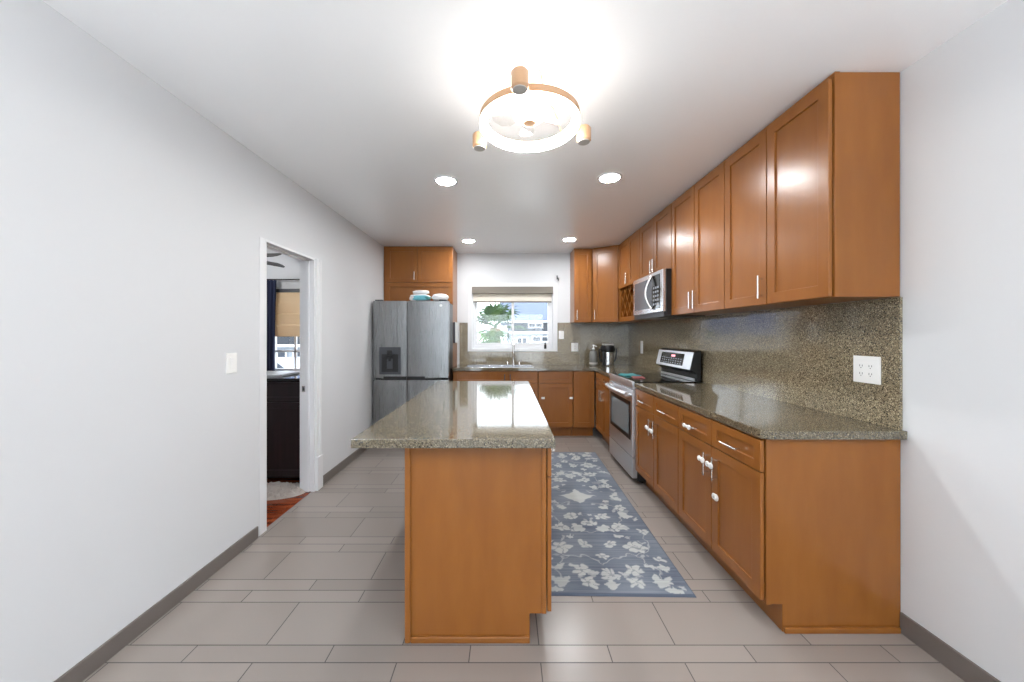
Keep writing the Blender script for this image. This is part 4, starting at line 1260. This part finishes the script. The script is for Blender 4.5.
# white car in front of it
M['car'] = pmat('white car paint', srgb(170, 174, 180), 0.2)
t = thing('car', 'white parked car seen through the next-room window', 'car', (-9.5, 14.5, GZ))
cx0 = -11.6
side = [(0, 0.3), (0.05, 0.75), (0.9, 0.95), (1.5, 1.4), (2.9, 1.42), (3.6, 0.98), (4.2, 0.9), (4.3, 0.35), (4.2, 0.25), (0.1, 0.25)]
finish('body', MB().poly([(cx0 + x, 13.6, GZ + z) for x, z in side], (0, 1.7, 0)), 'car', t, bev=0.06, seg=3)
finish('side_window', MB().poly([(cx0 + x, 13.597, GZ + z) for x, z in ((1.15, 0.98), (1.6, 1.34), (2.85, 1.35), (3.3, 1.0))], (0, -0.004, 0)), 'dark_window', t)
for xx in (0.85, 3.4):
    for yy in (13.58, 15.12):
        finish('wheel', MB().lathe((cx0 + xx, yy, GZ + 0.32), [(0.14, -0.005), (0.2, 0), (0.32, 0.02), (0.32, 0.18), (0.2, 0.2)], 28, (0, 1, 0)), 'rubber', t, smooth=True)
# palm
M['palm'] = pmat('palm frond green', srgb(96, 140, 62), 0.55)
f = noise(M['palm'], 3, 2)
lk(M['palm'], ramp(M['palm'], f, [(0.3, srgb(14, 42, 4)), (0.5, srgb(34, 74, 10)), (0.75, srgb(80, 104, 22))]), bsdf(M['palm']).inputs['Base Color'])
bsdf(M['palm']).inputs['Specular IOR Level'].default_value = 0.12
M['trunk'] = pmat('palm trunk', srgb(120, 100, 76), 0.9)
def palm(px, py, label, crown, Rf, nf, seed, grp):
    rr = random.Random(seed)
    t = thing('fan_palm', label, 'palm', (px, py, GZ), grp)
    rings = [(0.16, 0)]
    hgt = crown - GZ
    k = 0
    while k * 0.14 < hgt - 0.1:
        rings += [(0.135, k * 0.14 + 0.02), (0.15, k * 0.14 + 0.12)]
        k += 1
    finish('trunk', MB().lathe((px, py, GZ), rings + [(0.0, hgt)], 14), 'trunk', t)
    for i in range(nf):
        az = i * 2.39996 + rr.uniform(-0.2, 0.2)
        el = math.radians(rr.uniform(-35, 75))
        d = Vector((math.cos(az) * math.cos(el), math.sin(az) * math.cos(el), math.sin(el)))
        st = Rf * rr.uniform(0.35, 0.55)
        c = Vector((px, py, crown))
        hub = c + d * st
        side_ = d.cross(Vector((0, 0, 1)))
        if side_.length < 0.01: side_ = Vector((1, 0, 0))
        side_.normalize(); up = side_.cross(d).normalized()
        m = MB().tube([c, c + d * st * 0.5 + Vector((0, 0, 0.03)), hub], 0.014, 6)
        nl = 15
        for q in range(nl):
            th = (q / (nl - 1) - 0.5) * math.radians(230)
            ld = (d * math.cos(th) + side_ * math.sin(th)).normalized()
            L_ = Rf * 0.62 * (0.75 + 0.25 * math.cos(th)) * rr.uniform(0.9, 1.08)
            w = L_ * 0.062
            sd_ = ld.cross(up).normalized()
            p0 = hub; p1 = hub + ld * L_ * 0.55 + up * 0.03; p2 = hub + ld * L_ + Vector((0, 0, -0.16 * L_ * rr.uniform(0.6, 1.8)))
            vs = [m.bm.verts.new(p0 - sd_ * w * 0.3), m.bm.verts.new(p0 + sd_ * w * 0.3), m.bm.verts.new(p1 + sd_ * w), m.bm.verts.new(p1 - sd_ * w), m.bm.verts.new(p1 + up * w * 0.5), m.bm.verts.new(p2)]
            m.bm.faces.new((vs[0], vs[4], vs[3])); m.bm.faces.new((vs[0], vs[1], vs[4])); m.bm.faces.new((vs[1], vs[2], vs[4]))
            m.bm.faces.new((vs[3], vs[4], vs[5])); m.bm.faces.new((vs[4], vs[2], vs[5]))
        finish('frond', m, 'palm', t)
palm(-0.30, 9.3, 'large green fan palm outside left of the kitchen window', 1.54, 0.80, 16, 5, 'palms outside the kitchen window')
palm(-0.38, 7.2, 'low yellow-green palm clump outside below the large palm', 1.20, 0.40, 11, 9, 'palms outside the kitchen window')
# white garden fence beyond the palm
m = MB()
t = thing('garden_fence', 'white picket fence behind the palm outside the window', 'fence', (-2.0, 14.0, GZ))
pk = MB()
for k in range(30):
    x = -4.4 + k * 0.16
    pk.box(x, x + 0.1, 14.0, 14.03, GZ + 0.05, GZ + 1.75)
finish('pickets', pk, 'siding', t)
finish('rail', MB().box(-4.45, 0.4, 14.031, 14.07, GZ + 0.4, GZ + 0.5), 'siding', t)
finish('rail', MB().box(-4.45, 0.4, 14.031, 14.07, GZ + 1.35, GZ + 1.45), 'siding', t)

for o in list(bpy.data.objects):
    if '_o' in o:
        del o['_o']
